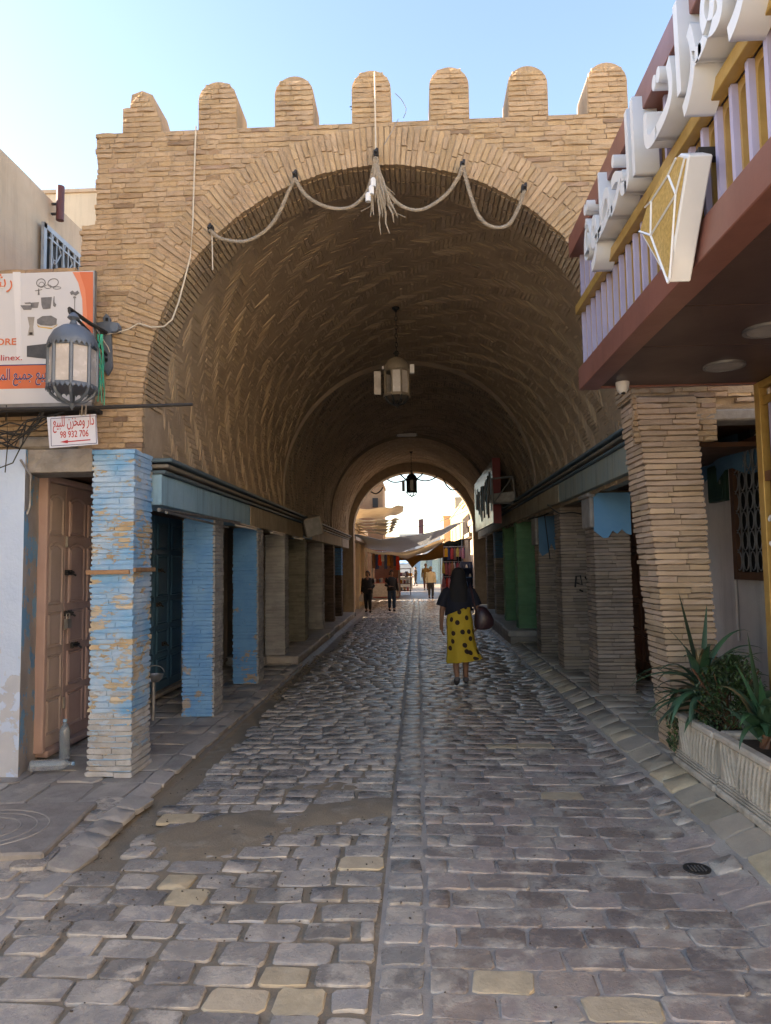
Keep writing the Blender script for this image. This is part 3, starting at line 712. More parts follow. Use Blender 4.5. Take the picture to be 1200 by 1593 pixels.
for (y0, y1) in ((8.5, 9.7), (10.6, 11.6), (12.6, 13.6)):
    t = thing('strip_light', 'unlit strip lamp under the left beam ' + {8.5: 'between the two bright blue pillars', 10.6: 'between the last blue and first grey pillar', 12.6: 'just before the tilted box'}[y0], 'strip lamp', (-2.21, y0, 2.16), 'strip lamps under the left beam')
    boxes('tube', WHT, t, [((-2.22, y0+.04, 2.145), (-2.19, y1-.04, 2.17))], bevel=.01); boxes('housing', STEEL, t, [((-2.24, y0, 2.172), (-2.17, y1, 2.186))])

# ---------------------------------------------------------------- arcade back walls, ceilings, doors
lw = thing('arcade_back_wall', 'shaded plaster back wall with shop doors behind the left pillars', 'wall', (-3.3, 5.9, 0))
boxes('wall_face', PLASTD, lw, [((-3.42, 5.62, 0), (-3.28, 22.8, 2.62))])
boxes('arcade_ceiling', DBRN, lw, [((-3.4, 5.9, 2.56), (-2.3, 22.8, 2.615))])
rw = thing('arcade_back_wall', 'grey plastered back wall behind the right pillars and the pier', 'wall', (3.05, 5.9, 0))
boxes('wall_face', GWALL, rw, [((3.0, 1.0, 0), (3.14, 22.8, 2.90))])
boxes('arcade_ceiling', DBRN, rw, [((1.98, 5.9, 2.80), (3.2, 22.8, 2.85))])
b = MB(); b.grid(lambda u, v: (2.94+.05*math.sin(v*9), 5.9+v*1.7, 2.45+.34*u+.05*math.sin(v*17)), 3, 14); b.build('fallen_plaster_edge', BPLB, rw)
boxes('black_band', BLACK, rw, [((2.93, 6.3, 2.72), (2.999, 7.4, 2.79))])  # black strip along the top of the wall

def door(label, x, y0, y1, z0, z1, leaves, m, side=1, arch=False, mfirst=None, group=None, frame=None):
    """panelled door in a wall of constant x; side +1 looks towards +x. leaves: list of (share of width, columns, rows)"""
    t = thing('door', label, 'door', (x, (y0+y1)/2, z0), group)
    s = side; f = .05
    boxes('door_frame', frame or m, t, [((x, y0-f, z0), (x+s*.10, y0, z1+f)), ((x, y1, z0), (x+s*.10, y1+f, z1+f)), ((x, y0, z1), (x+s*.10, y1, z1+f)), ((x, y0, z0-.04), (x+s*.12, y1, z0+.012))], bevel=.006)
    y = y0+.006
    for k, (sh, nc, nr) in enumerate(leaves):
        w = (y1-y0-.012)*sh; mm = mfirst if (mfirst and k == 0) else m
        q = MB(); q.b2((x, y+.004, z0+.015), (x+s*.05, y+w-.004, z1-.006)); lf = q.build('leaf', mm, t, bevel=.004)
        cw = (w-.05)/nc; hs = [.23, .33, .2, .2, .2][:nr]; hs = [h/sum(hs) for h in hs]
        for c in range(nc):
            z = z1-.07
            for r_, h in enumerate(hs):
                hh = (z1-z0-.16)*h
                a, e = y+.025+c*cw+.03, y+.025+(c+1)*cw-.03
                zt, zb_ = z-.03, z-hh+.03
                if arch and r_ < 2: poly = [(a, zb_), (e, zb_), (e, zt-.04), ((a+e)/2+.25*(e-a), zt-.008), ((a+e)/2, zt), ((a+e)/2-.25*(e-a), zt-.008), (a, zt-.04)]
                else: poly = [(a, zb_), (e, zb_), (e, zt), (a, zt)]
                cy_, cz_ = (a+e)/2, (zt+zb_)/2
                rim = MB(); n = len(poly); inn = [(cy_+(p-cy_)*(1-.05/max(.06, (e-a))), cz_+(z_-cz_)*(1-.05/max(.1, zt-zb_))) for p, z_ in poly]
                P = [(x+s*.052, p, z_) for p, z_ in poly] + [(x+s*.066, p+(cy_-p)*.06, z_+(cz_-z_)*.03) for p, z_ in poly] + [(x+s*.054, p, z_) for p, z_ in inn] + [(x+s*.064, p+(cy_-p)*.14, z_+(cz_-z_)*.06) for p, z_ in inn]
                rim.add(P, [(j*n+i, j*n+(i+1) % n, (j+1)*n+(i+1) % n, (j+1)*n+i) for j in range(3) for i in range(n)] + [tuple(range(3*n, 4*n))])
                rim.build('panel', mm, lf)
                z -= hh
        y += w
    return t
def bolt(parent, x, y, z, s=1, L=.14):
    q = MB(); q.tube([(x+s*.085, y-L/2, z), (x+s*.085, y+L/2, z)], .011, 8); q.tube([(x+s*.085, y+L*.2, z), (x+s*.13, y+L*.2, z-.03)], .009, 6)
    for d in (-.04, .03): q.box((x+s*.075, y+d, z), (.03, .018, .05))
    return q.build('bolt', IRON, parent, smooth=True)
dp = door('tall pink brown panelled double door left of the blue corner pillar', -3.28, 6.02, 7.55, .10, 2.42, ((.24, 1, 5), (.76, 3, 5)), PINK, 1, True, PINKL)
bolt(dp, -3.28, 6.42, 1.62); bolt(dp, -3.28, 6.42, 1.25); bolt(dp, -3.28, 6.55, .95)
q = MB(); q.box((-3.175, 6.36, 1.16), (.035, .07, .08)); q.tube([(-3.175, 6.335, 1.2), (-3.175, 6.335, 1.25), (-3.175, 6.385, 1.25), (-3.175, 6.385, 1.2)], .007, 6); q.build('padlock', STEEL, dp, bevel=0)
q = MB()
for z in (.45, 1.15, 1.9):
    for y in (6.39, 6.0): q.tube([(-3.215, y, z-.05), (-3.215, y, z+.05)], .013, 7)
q.build('hinge', OLDW, dp)
db = door('deep blue panelled door between the corner pillar and second pillar', -3.28, 8.05, 9.65, .12, 2.32, ((.36, 1, 5), (.32, 1, 5), (.32, 1, 5)), DBLUE, 1, frame=OLDW)
bolt(db, -3.28, 8.7, 1.2); bolt(db, -3.28, 8.9, .7); bolt(db, -3.28, 8.75, 1.62)
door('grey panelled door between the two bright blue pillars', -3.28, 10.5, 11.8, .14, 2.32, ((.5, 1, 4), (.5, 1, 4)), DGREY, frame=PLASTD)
door('brown wooden door behind the first grey pillar on the left', -3.28, 12.6, 13.9, .18, 2.3, ((.5, 1, 4), (.5, 1, 4)), DBRN)
for y0, m, lab in ((14.8, OLDW, 'weathered pale door behind the olive banded pillar'), (17.3, DBRN, 'brown door behind the last grey pillar on the left'), (19.4, DGREY, 'grey door near the far end of the left arcade')):
    door(lab, -3.28, y0, y0+1.3, .18, 2.3, ((.5, 1, 3), (.5, 1, 3)), m)
for y0, m, lab in ((9.0, DBRN, 'dark brown door behind the nearest right arcade pillars'), (12.7, DGRN, 'dark green door just before the green pillars'), (16.6, DBRN, 'dark brown door behind the farther green pillar')):
    door(lab, 3.0, y0, y0+1.2, .38 if y0 > 13 else .2, 2.35, ((.5, 1, 4), (.5, 1, 4)), m, -1)

# white wall with jamb, lintel and brick above it, front left
t = thing('whitewashed_wall', 'blue tinted whitewashed wall at the left edge beside the pink door', 'wall', (-3.6, 5.5, 0))
q = MB(); q.grid(lambda u, v: (-5.2+2.06*u, 5.54+.012*wob(u*3, v*4, 2.3)*(1-u**4), .0+2.62*v), 24, 30); q.build('wall_face', WHITEW, t, smooth=True)
q = MB(); q.grid(lambda u, v: (-3.14-.14*u+.012*wob(u*2, v*4, 2.9)*u, 5.54+.52*u, 2.62*v), 8, 30); q.build('door_jamb', JAMB, t, smooth=True)
t = thing('stone_lintel', 'rough grey stone lintel over the pink door, under the small white sign', 'lintel', (-2.9, 5.7, 2.43))
q = MB(); q.grid(lambda u, v: (-3.28+.66*u, 5.60+.012*wob(u*5, v*2, 3.1), 2.44+.185*v), 14, 5); q.box((-2.95, 5.78, 2.53), (.66, .34, .185)); q.build('lintel_block', CONC, t)
q = MB(); q.box((-3.02, 5.72, 2.685), (.46, .22, .10), .01); q.build('upper_stone', OLDW, t, bevel=.02)
boxes('dark_ceiling', DBRN, t, [((-3.27, 5.96, 2.50), (-2.66, 7.7, 2.54))])
t = thing('brick_wall', 'low brick wall behind the banner, left of the gateway', 'wall', (-4, 5.7, 2.6))
boxes('core', MORT, t, [((-6, 5.72, 2.6), (-2.79, 6.05, 4.17))])
lst = []; z = 2.64
while z < 4.19:
    x = -5.2
    while x < -2.82:
        w = min(R(.12, .25), -2.8-x); lst.append(((x+w/2, 5.722-R(0, .01)-(.02 if z > 4.1 else 0), z), rotm(0, R(-.012, .012)), (w-.008, .06, .035), BRKD if z > 4.05 else BRK)); x += w
    z += .0445
pieces('brick', lst, t, 60, 'b', 'hidden_bricks')

# ---------------------------------------------------------------- upper left houses
t = thing('plaster_house', 'tan plastered house at the upper left with a long window grille', 'house', (-4.6, 7.6, 0))
q = MB(); q.grid(lambda u, v: (-4.2+.02*wob(u*3, v*3, 1.7), 1.0+8.2*u, 2.0+3.97*v+(.02*wob(u*9, 0, 2) if v > .99 else 0)), 40, 16); q.build('wall', PLAST, t, smooth=True)
boxes('wall_mass', PLAST, t, [((-7, 1.0, 0), (-4.23, 9.2, 5.93))])
W_ = MB(); W_.b2((-4.18, 7.60, 3.6), (-4.165, 9.0, 5.52)); win = W_.build('window', BLACK, t)
fr = MB()
for a, c in (((-4.165, 7.56, 3.6), (-4.13, 7.62, 5.56)), ((-4.165, 7.56, 5.50), (-4.13, 9.05, 5.56)), ((-4.165, 7.68, 5.42), (-4.135, 9.05, 5.44))): fr.b2(a, c)
fr.build('grille_frame', GRILL, win)
for k in range(5):
    q = MB(); y = 7.72+.27*k; q.b2((-4.15, y, 3.6), (-4.13, y+.02, 5.5))
    for z in (4.0, 4.35, 4.7, 5.05, 5.35):
        for s in (-1, 1): q.tube([(-4.14, y+.135+s*.10*math.sin(a), z+.14*math.cos(a)-.06*s*math.sin(2*a)) for a in np.linspace(0, math.pi, 9)], .009, 5)
    q.tube([(-4.14, y+.135, 3.6), (-4.14, y+.135, 5.5)], .008, 5); q.build('grille_panel', GRILL, win)
t = thing('downpipe', 'short maroon pipe on the wall of the upper left house', 'pipe', (-4.1, 8.0, 5.1))
q = MB(); q.tube([(-4.1, 7.84, 5.71), (-4.1, 7.84, 6.12)], .045, 10); q.build('pipe', MAROON, t, smooth=True)
boxes('bracket', IRON, t, [((-4.2, 7.825, 5.78), (-4.1, 7.855, 5.80)), ((-4.2, 7.825, 5.9), (-4.1, 7.855, 5.92))])
t = thing('pale_house', 'pale cream blank wall of the house behind the left merlon', 'house', (-5.5, 11.2, 0))
boxes('wall', mat('pale cream render', (.52, .445, .34), (.46, .39, .30), .9, .8, .15, 14, rnd=0, streak=.25), t, [((-9.5, 11.0, 0), (-3.5, 16, 7.80))]); boxes('roof_edge', PLAST, t, [((-9.55, 10.97, 7.803), (-3.48, 16.03, 7.86))])
# ================================================================ OBJECTS
def PT(px, py, y=None, x=None):      # point seen at a photograph pixel, on the plane y = const or x = const
    d = _fw + _rt*(px-600)/1106 - _up*(py-796.5)/1106
    t = y/d[1] if y is not None else x/d[0]
    return Vector(CAMP + d*t)
def cat_(a, b, sag, n=14):
    a, b = Vector(a), Vector(b)
    return [a.lerp(b, i/n) - Vector((0, 0, sag*4*(i/n)*(1-i/n))) for i in range(n+1)]

# ---- jewellery shop canopy on the right
SX = 1.20
shop = thing('shop_canopy', 'brown and gold shop canopy with lavender slats projecting from the right', 'canopy', (1.9, 3, 2.9))
Y1, Y0 = 5.17, .4
boxes('bottom_beam', CANO, shop, [((SX, Y0, 2.90), (SX+.14, Y1, 3.06))], bevel=.004)
boxes('top_beam', CANO, shop, [((SX-.04, Y0, 3.90), (SX+.30, Y1, 4.05))], bevel=.004)
boxes('back_board', CANO, shop, [((SX+.20, Y0, 3.06), (SX+.24, Y1-.02, 3.90)), ((SX+.14, Y1-.05, 2.905), (2.6, Y1-.01, 3.06)), ((SX+.24, Y0, 4.0), (2.6, Y1-.03, 4.04)), ((SX+.24, Y1-.04, 3.06), (2.6, Y1-.02, 4.0))])
ys_ = [Y0, 1.4, 2.1, 2.79, 3.52, 4.19, Y1-.02]
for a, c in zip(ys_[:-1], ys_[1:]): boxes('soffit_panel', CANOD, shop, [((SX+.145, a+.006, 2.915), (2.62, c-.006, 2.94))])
boxes('gold_rail', GOLD, shop, [((SX-.005, Y0, 3.47), (SX+.05, Y1+.01, 3.535))], bevel=.003)
def arch_panel(y0, w, z0, z1, flip=False):
    b = MB(); n = 10; m_ = .014; r = w/2-m_; yc = y0+w/2; zc = z1-.045-r
    out = [(y0, z0), (y0, z1), (y0+w, z1), (y0+w, z0)]
    P = []
    arc = [(yc-r, z0)] + [(yc-r*math.cos(math.pi*i/n), zc+r*1.35*math.sin(math.pi*i/n)*.9) for i in range(n+1)] + [(yc+r, z0)]
    outp = []
    for (yy, zz) in arc:
        f = (yy-(yc-r))/(2*r); outp.append((y0+w*f if zz > z0+.01 else (y0 if yy < yc else y0+w), z1 if zz >= zc-1e-6 else z0))
    outp[1] = (y0, z1); outp[-2] = (y0+w, z1)
    N = len(arc); X0, X1 = SX+.055, SX+.085
    P = [(X0, a, c) for a, c in arc] + [(X0, a, c) for a, c in outp] + [(X1, a, c) for a, c in arc] + [(X1, a, c) for a, c in outp]
    F = []
    for i in range(N-1):
        F += [(i, i+1, N+i+1, N+i), (2*N+i+1, 2*N+i, 3*N+i, 3*N+i+1), (i, 2*N+i, 2*N+i+1, i+1)]
    b.add(P, F); return b
proto = {}
for band, (z0, z1) in enumerate(((3.06, 3.47), (3.535, 3.90))):
    y = Y1-.03; k = 0
    def slat(key, dy, w, xf, zt):
        if key not in proto:
            q = MB(); q.box((xf+.03, 0, (z0+zt)/2), (.06, w, zt-z0-.004)); o = q.build('slat', LAV, shop); proto[key] = o
        else:
            o = proto[key].copy(); C.objects.link(o)
        o.location.y = y - dy - wl(shop).y
    while y > 1.5:
        arch_panel(y-.118, .092, z0, z1).build('gold_arch', GOLD, shop)
        slat((band, 0), .013, .026, SX+.030, z1-.001)
        slat((band, 1), .072, .064, SX+.080, z1-.06)
        slat((band, 2), .128, .014, SX+.040, z1-.02)
        y -= .137; k += 1
for px, py in ((1127, 568), (1195, 512)):
    d = _fw + _rt*(px-600)/1106 - _up*(py-796.5)/1106; t_ = 1.262/d[2]; cx, cy = d[0]*t_, d[1]*t_
    t = thing('downlight', 'unlit round downlight in the brown soffit, ' + ('nearer the corner of the canopy' if px < 1150 else 'at the right picture edge'), 'downlight', (cx, cy, 2.9), 'downlights in the shop soffit')
    b = MB(); b.lathe((cx, cy, 2.898), [(.128, .016), (.128, 0), (.110, 0), (.110, .006)], 28); b.build('trim_ring', STEEL, t, smooth=True)
    b = MB(); b.lathe((cx, cy, 2.901), [(.108, 0), (.108, .008)], 28); b.build('lens', CONC, t)
p = PT(969, 603, y=5.02)
t = thing('security_camera', 'small grey dome camera under the far corner of the brown canopy', 'camera', (p.x, p.y, 2.9))
b = MB(); b.lathe((p.x, p.y, 2.83), [(.0, 0), (.025, .006), (.042, .035), (.048, .07), (.048, .085)], 14); b.build('body', WHT2, t, smooth=True)
b = MB(); b.lathe((p.x, p.y-.012, 2.826), [(.0, 0), (.016, .004), (.016, .02)], 10); b.build('lens', BLACK, t)
t = thing('shop_sign_lettering', 'large white raised Arabic letters on the gold and lavender canopy front', 'sign', (SX, 3.3, 3.6))
text('letters', arabic('مجوهرات الخطوة'), .54, (SX-.03, 4.52, 3.575), (0, -1, 0), (0, 0, 1), WHT, t, .06, bold=.008, fit=2.75)
# gem emblem
gp = [(1040, 440), (995, 360), (1010, 310), (1035, 262), (1058, 238), (1072, 241)]
gem = [PT(px, py, x=1.09) for px, py in gp]
t = thing('gem_emblem', 'white edged glittering gold diamond emblem hung on the canopy front', 'emblem', (1.12, 3.2, 2.9))
b = MB(); b.prism(gem, (.095, 0, 0)); b.build('body', WHT, t, bevel=.006)
cen = sum(gem, Vector())/6
inner = [g_.lerp(cen, .07) for g_ in gem]
b = MB(); b.prism([v - Vector((.003, 0, 0)) for v in inner], (.002, 0, 0)); b.build('gold_face', GLIT, t)
b = MB(); fl = [((995, 360), (1013, 366)), ((1013, 366), (1040, 440)), ((1013, 366), (1052, 302)), ((1052, 302), (1040, 272)), ((1040, 272), (1014, 312)), ((1014, 312), (1013, 366)), ((1014, 312), (1004, 322)), ((1040, 272), (1052, 246)), ((1052, 302), (1066, 246)), ((1052, 302), (1043, 432))]
for a, c in fl: b.tube([PT(*a, x=1.085), PT(*c, x=1.085)], .006, 4)
b.build('facet_line', WHT, t)
boxes('mount_bar', IRON, t, [((1.18, 2.85, 3.3), (SX+.2, 2.90, 3.34))]); boxes('mount_bar', IRON, t, [((1.18, 3.15, 3.1), (SX+.2, 3.2, 3.14))])
# shop front below
t = thing('jewellery_shop', 'brown glazed shop front with gold edge post and slatted transom at the right edge', 'shop front', (2.5, 4, .2))
boxes('gold_post', GOLD, t, [((2.44, 5.08, .2), (2.50, 5.16, 2.91)), ((2.44, 1, 2.86), (2.5, 5.08, 2.91))], bevel=.004)
boxes('door_panel', BROWNG, t, [((2.47, 3.6, .25), (2.52, 5.05, 2.20)), ((2.47, 1, .25), (2.52, 3.58, 2.20))])
boxes('transom_rail', DBRN, t, [((2.45, 1, 2.20), (2.53, 5.08, 2.27))])
boxes('transom_board', CANO, t, [((2.52, 1, 2.27), (2.54, 5.08, 2.87))])
for k in range(10): boxes('slat', LAV, t, [((2.47, 4.97-.1*k, 2.28), (2.515, 5.02-.1*k, 2.74))])
boxes('gold_arch', GOLD, t, [((2.46, 4.0, 2.74), (2.50, 5.08, 2.80))])
boxes('side_wall', BROWNG, t, [((2.5, 5.12, .2), (2.95, 5.16, 2.9))])
b = MB(); c0 = PT(1203, 826, x=2.465); b.tube([c0+Vector((0, -.07*math.cos(a), .105*math.sin(a))) for a in np.linspace(-2.2+math.pi, 2.2+math.pi, 22)], .012, 6); b.build('white_initial', WHT, t)
# opening between pier and shop: lintel, electricity box, grille
t = thing('stone_lintel', 'grey stone lintel with broken brick above it, right of the pier', 'lintel', (2.6, 5.8, 2.7))
boxes('lintel_block', OLDW, t, [((2.15, 5.70, 2.76), (3.3, 5.95, 2.85))], bevel=.012)
lst = []
for k, z in enumerate((2.885, 2.93, 2.975, 3.02, 3.065)):
    x = 2.17 + R(0, .1)
    while x < 3.1:
        w = R(.14, .26); lst.append(((x+w/2, 5.73+R(0, .03) + (.05 if z < 2.95 and R(0, 1) < .5 else 0), z), rotm(0, R(-.03, .03)), (w-.01, .06, .036), RPIER)); x += w
pieces('brick', lst, t, 60)
boxes('core', MORT, t, [((2.2, 5.76, 2.852), (3.3, 5.95, 3.3))])
t = thing('electric_box', 'dark green electricity box on the grey wall right of the pier', 'meter box', (2.97, 7.0, 2.2))
boxes('case', DGRN, t, [((2.93, 6.86, 2.22), (2.998, 7.26, 2.58))], bevel=.01); boxes('door', DGRN, t, [((2.918, 6.89, 2.25), (2.929, 7.23, 2.55))], bevel=.005); boxes('latch', STEEL, t, [((2.91, 6.92, 2.38), (2.917, 6.94, 2.42))])
t = thing('window_grille', 'dark window with ornate iron grille on the grey wall beside the gold post', 'window', (2.98, 6.4, 1.5))
boxes('frame', DBRN, t, [((2.93, 5.95, 1.47), (2.998, 6.0, 2.72)), ((2.93, 6.68, 1.47), (2.998, 6.76, 2.72)), ((2.93, 6.0, 1.47), (2.998, 6.68, 1.54)), ((2.93, 6.0, 2.66), (2.998, 6.68, 2.72))], bevel=.004)
boxes('pane', BLACK, t, [((2.985, 6.0, 1.54), (2.997, 6.68, 2.66))])
b = MB()
for i in range(5):
    y = 6.06+.135*i; b.tube([(2.95, y, 1.54), (2.95, y, 2.66)], .008, 5)
    for j in range(6):
        for s in (-1, 1): b.tube([(2.945, y+.065+s*.05*math.sin(a), 1.64+.18*j+.085*math.cos(a)) for a in np.linspace(0, math.pi, 7)], .007, 4)
b.build('grille_bars', STEEL, t)
t = thing('wall_conduit', 'thin pipe running up the grey wall beside the dark grille', 'pipe', (2.97, 6.8, 1))
b = MB(); b.tube([(2.975, 6.84, .9), (2.975, 6.84, 2.66), (2.975, 6.1, 2.76)], .014, 6); b.build('pipe', GWALL, t)

# ---- planters and plants
def planter(label, y0, y1, x0, zb, zt):
    t = thing('planter', label, 'planter', (x0+.15, (y0+y1)/2, zb), 'cast stone planters before the shop'); x1 = x0+.36; h = zt-zb
    boxes('plinth', PLNT, t, [((x0-.02, y0, zb), (x1+.02, y1, zb+.05))], bevel=.012)
    boxes('trough', PLNT, t, [((x0+.02, y0+.02, zb+.05), (x0+.05, y1-.02, zt-.03)), ((x1-.05, y0+.02, zb+.05), (x1-.02, y1-.02, zt-.03)), ((x0+.05, y0+.02, zb+.05), (x1-.05, y0+.05, zt-.03)), ((x0+.05, y1-.05, zb+.05), (x1-.05, y1-.02, zt-.03))])
    rim = MB()
    for a, c in (((x0-.015, y0-.002, zt-.045), (x0+.06, y1+.002, zt)), ((x1-.06, y0-.002, zt-.045), (x1+.015, y1+.002, zt)), ((x0+.06, y0-.002, zt-.045), (x1-.06, y0+.06, zt)), ((x0+.06, y1-.06, zt-.045), (x1-.06, y1+.002, zt))): rim.b2(a, c)
    rim.build('rim', PLNT, t, bevel=.012)
    b = MB()
    for (k) in range(3): b.b2((x0-.004+.006*k, y0+.01, zb+.055+.016*k), (x0+.03, y1-.01, zb+.068+.016*k))
    b.build('base_moulding', PLNT, t, bevel=.004)
    n = int((y1-y0-.06)/.052); z0, z1 = zb+.105, zt-.048
    for k in range(n):      # slanted fluted ribs with beads between them
        y = y0+.045+.052*k; s = .030*(1 if k < n*.62 else -1)
        q = MB(); q.tube([(x0+.018, y+s, z0), (x0+.012, y, (z0+z1)/2), (x0+.018, y-s, z1)], .0125, 6); q.build('rib', PLNT, t, smooth=True)
        q = MB()
        for j in range(7):
            f = (j+.5)/7; q.lathe((x0+.019, y+.026+s*(1-2*f), z0+(z1-z0)*f-.009), [(.004, 0), (.010, .005), (.010, .013), (.004, .018)], 6)
        q.build('bead_row', PLNT, t, smooth=True)
    b = MB(); b.b2((x0+.05, y0+.05, zb+.1), (x1-.05, y1-.05, zt-.04)); b.build('soil', SOIL, t)
    return t
planter('farther cast stone planter with ribbed sides, touching the brick pier', 4.80, 5.52, 1.90, .15, .535)
planter('nearer cast stone planter with ribbed sides at the right picture edge', 4.02, 4.78, 1.90, .15, .545)
def strap_leaf(b, base, az, el, L, w, bend, n=9):
    p = Vector(base); d = Vector((math.cos(az)*math.cos(el), math.sin(az)*math.cos(el), math.sin(el)))
    side = Vector((-math.sin(az), math.cos(az), 0)); k0 = len(b.v); P = []
    for i in range(n+1):
        f = i/n; ww = w*(1-f**2.2)*(.55+.45*min(1, f*5)); nrm = side.cross(d)
        P += [p-side*ww, p+nrm*ww*.32*-1, p+side*ww]
        p = p + d*L/n
        d = (d + Vector((0, 0, -bend*(f+.15)/n*3))).normalized()
    b.add(P, [(3*i+j, 3*i+j+1, 3*i+j+4, 3*i+j+3) for i in range(n) for j in (0, 1)])
def yucca(label, base, leaves, stem):
    t = thing('yucca_plant', label, 'plant', base)
    q = MB(); q.tube([base, Vector(base)+Vector((.01, .0, stem*.5)), Vector(base)+Vector((0, .01, stem))], [.035, .03, .028], 8); q.build('trunk', DBRN, t)
    for (az, el, L, w, bend, h) in leaves:
        q = MB(); strap_leaf(q, Vector(base)+Vector((R(-.02, .02), R(-.02, .02), h)), az, el, L, w, bend); o = q.build('leaf', LDRY if bend > .9 and R(0, 1) < .22 else LEAF, t, smooth=True)
    return t
random.seed(21)
lv = [(2.2, 1.35, .62, .028, .05, .34), (.6, 1.4, .52, .026, .05, .34), (2.9, 1.1, .5, .028, .5, .32)]
for k in range(44): lv.append((R(0, 6.28), R(.15, 1.1), R(.36, .60), R(.026, .040), R(.6, 1.6), R(.12, .36)))
for k in range(16): lv.append((R(2.4, 4.6), R(-.2, .5), R(.35, .5), R(.02, .03), R(.6, 1.4), R(.05, .25)))
yucca('tall dark yucca with drooping strap leaves in the farther planter', (2.05, 5.34, .48), lv, .34)
lv = [(1.9, 1.42, .55, .024, .03, .18), (2.6, 1.3, .50, .026, .12, .16), (3.4, 1.2, .45, .03, .35, .15), (4.2, 1.15, .42, .03, .4, .12)]
for k in range(28): lv.append((R(0, 6.28), R(.5, 1.3), R(.30, .50), R(.028, .042), R(.4, 1.5), R(.05, .18)))
yucca('shorter green strap leaved plant in the nearer planter', (2.09, 4.52, .48), lv, .18)
t = thing('leafy_bush', 'small leaved dark green bush behind the yucca in the farther planter', 'bush', (2.14, 5.1, .48))
q = MB()
for k in range(26):
    a, e = R(0, 6.28), R(.5, 1.5); L = R(.25, .5); q.tube([(2.12, 5.08, .48), (2.12+.5*L*math.cos(a)*math.cos(e), 5.08+.5*L*math.sin(a)*math.cos(e), .48+.55*L*math.sin(e)), (2.12+L*math.cos(a)*math.cos(e), 5.08+L*math.sin(a)*math.cos(e), .48+L*math.sin(e))], .004, 4)
q.build('stems', DBRN, t)
q = MB()
for k in range(4200):
    a, e, r_ = R(0, 6.28), R(-.1, 1.55), R(.45, 1)**.6
    c = Vector((2.15+.24*r_*math.cos(a)*math.cos(e), 5.08+.30*r_*math.sin(a)*math.cos(e), .56+.42*r_*math.sin(e)))
    c += Vector((wob(c.x*6, c.y*6, 2), wob(c.y*5, c.z*6, 2), wob(c.z*6, c.x*6, 2)))*.05
    M_ = Matrix.Rotation(R(0, 6.28), 3, 'Z') @ Matrix.Rotation(R(-1.1, 1.1), 3, 'X'); s = R(.011, .023)
    q.add([tuple(c + M_ @ Vector(v)) for v in ((0, -s, 0), (s*.5, 0, s*.25), (0, s*1.1, 0), (-s*.5, 0, s*.25))], [(0, 1, 2, 3)])
q.build('foliage', LEAF2, t, kind='stuff')
t = thing('trailing_ivy', 'small trailing green ivy hanging over the far end of the planter', 'plant', (1.9, 5.5, .45))
q = MB()
for k in range(160):
    f = R(0, 1); c = Vector((1.88+R(-.04, .05), 5.50+R(-.06, .06), .52-.26*f+R(-.03, .03))); M_ = Matrix.Rotation(R(0, 6.28), 3, 'Z') @ Matrix.Rotation(R(.4, 1.6), 3, 'X'); s = R(.012, .022)
    q.add([tuple(c + M_ @ Vector(v)) for v in ((0, -s, 0), (s*.7, 0, s*.2), (0, s, 0), (-s*.7, 0, s*.2))], [(0, 1, 2, 3)])
q.build('foliage', LEAF2, t, kind='stuff')
q = MB(); q.tube(cat_((1.90, 5.5, .5), (1.88, 5.48, .28), -.02), .004, 4); q.build('stem', DBRN, t)

# ---- banner, small sign, rod, lanterns at the left
t = thing('shop_banner', 'pale printed banner of kitchenware with orange edge and Arabic lettering, upper left', 'banner', (-3.4, 5.45, 2.9))
BY = 5.46; c00 = PT(0, 625, y=BY); c11 = PT(146, 421, y=BY); bx1 = c11.x; bz0, bz1 = PT(146, 625, y=BY).z, c11.z
def bq(px, py): v = PT(px, py, y=BY); return v.x, v.z
boxes('board', BANN, t, [((bx1-1.75, BY, bz0), (bx1, BY+.03, bz1))])
boxes('frame', STEEL, t, [((bx1-1.76, BY-.006, bz0-.03), (bx1+.004, BY+.034, bz0-.002)), ((bx1+.001, BY-.004, bz0), (bx1+.012, BY+.034, bz1))])
boxes('banner_fixing_beam', BLACK, t, [((bx1-1.75, BY+.03, bz0-.06), (bx1, BY+.2, bz0-.031))])
def flat(name, pts, m, k=1, parent=None):
    b = MB(); b.prism([(x, BY-.002*k, z) for x, z in pts], (0, .0015, 0)); return b.build(name, m, parent or t)
def ell(px, py, rx, ry, a0=0, a1=360, n=24, tilt=0):
    x, z = bq(px, py); s = BY/1106
    return [(x+s*(rx*math.cos(math.radians(a0+(a1-a0)*i/n))*math.cos(tilt)-ry*math.sin(math.radians(a0+(a1-a0)*i/n))*math.sin(tilt)), z+s*(rx*math.cos(math.radians(a0+(a1-a0)*i/n))*math.sin(tilt)+ry*math.sin(math.radians(a0+(a1-a0)*i/n))*math.cos(tilt))) for i in range(n)]
def bpts(*p): return [bq(*q) for q in p]
flat('orange_edge', bpts((113, 423), (122, 440), (128, 465), (129, 490), (126, 515), (135, 540), (140, 565), (142, 600), (145, 600), (145, 423)), ORNG2)
flat('orange_edge', bpts((124, 423), (133, 450), (136, 490), (133, 530), (140, 560), (145, 575), (145, 423)), ORNG, 2)
x0_ = bx1-1.74
flat('orange_strip', [(x0_, bq(0, 604)[1]), (bq(78, 604)[0]+.35, bq(78, 604)[1]), (bq(78, 568)[0]+.35, bq(78, 567)[1]), (x0_, bq(0, 567)[1])], ORNG)
flat('navy_line', [(x0_, bq(0, 568)[1]), (bq(80, 568)[0]+.3, bq(80, 568)[1]), (bq(80, 566.5)[0]+.3, bq(80, 566.5)[1]), (x0_, bq(0, 566.5)[1])], NAVY, 2)
s_ = BY/1106
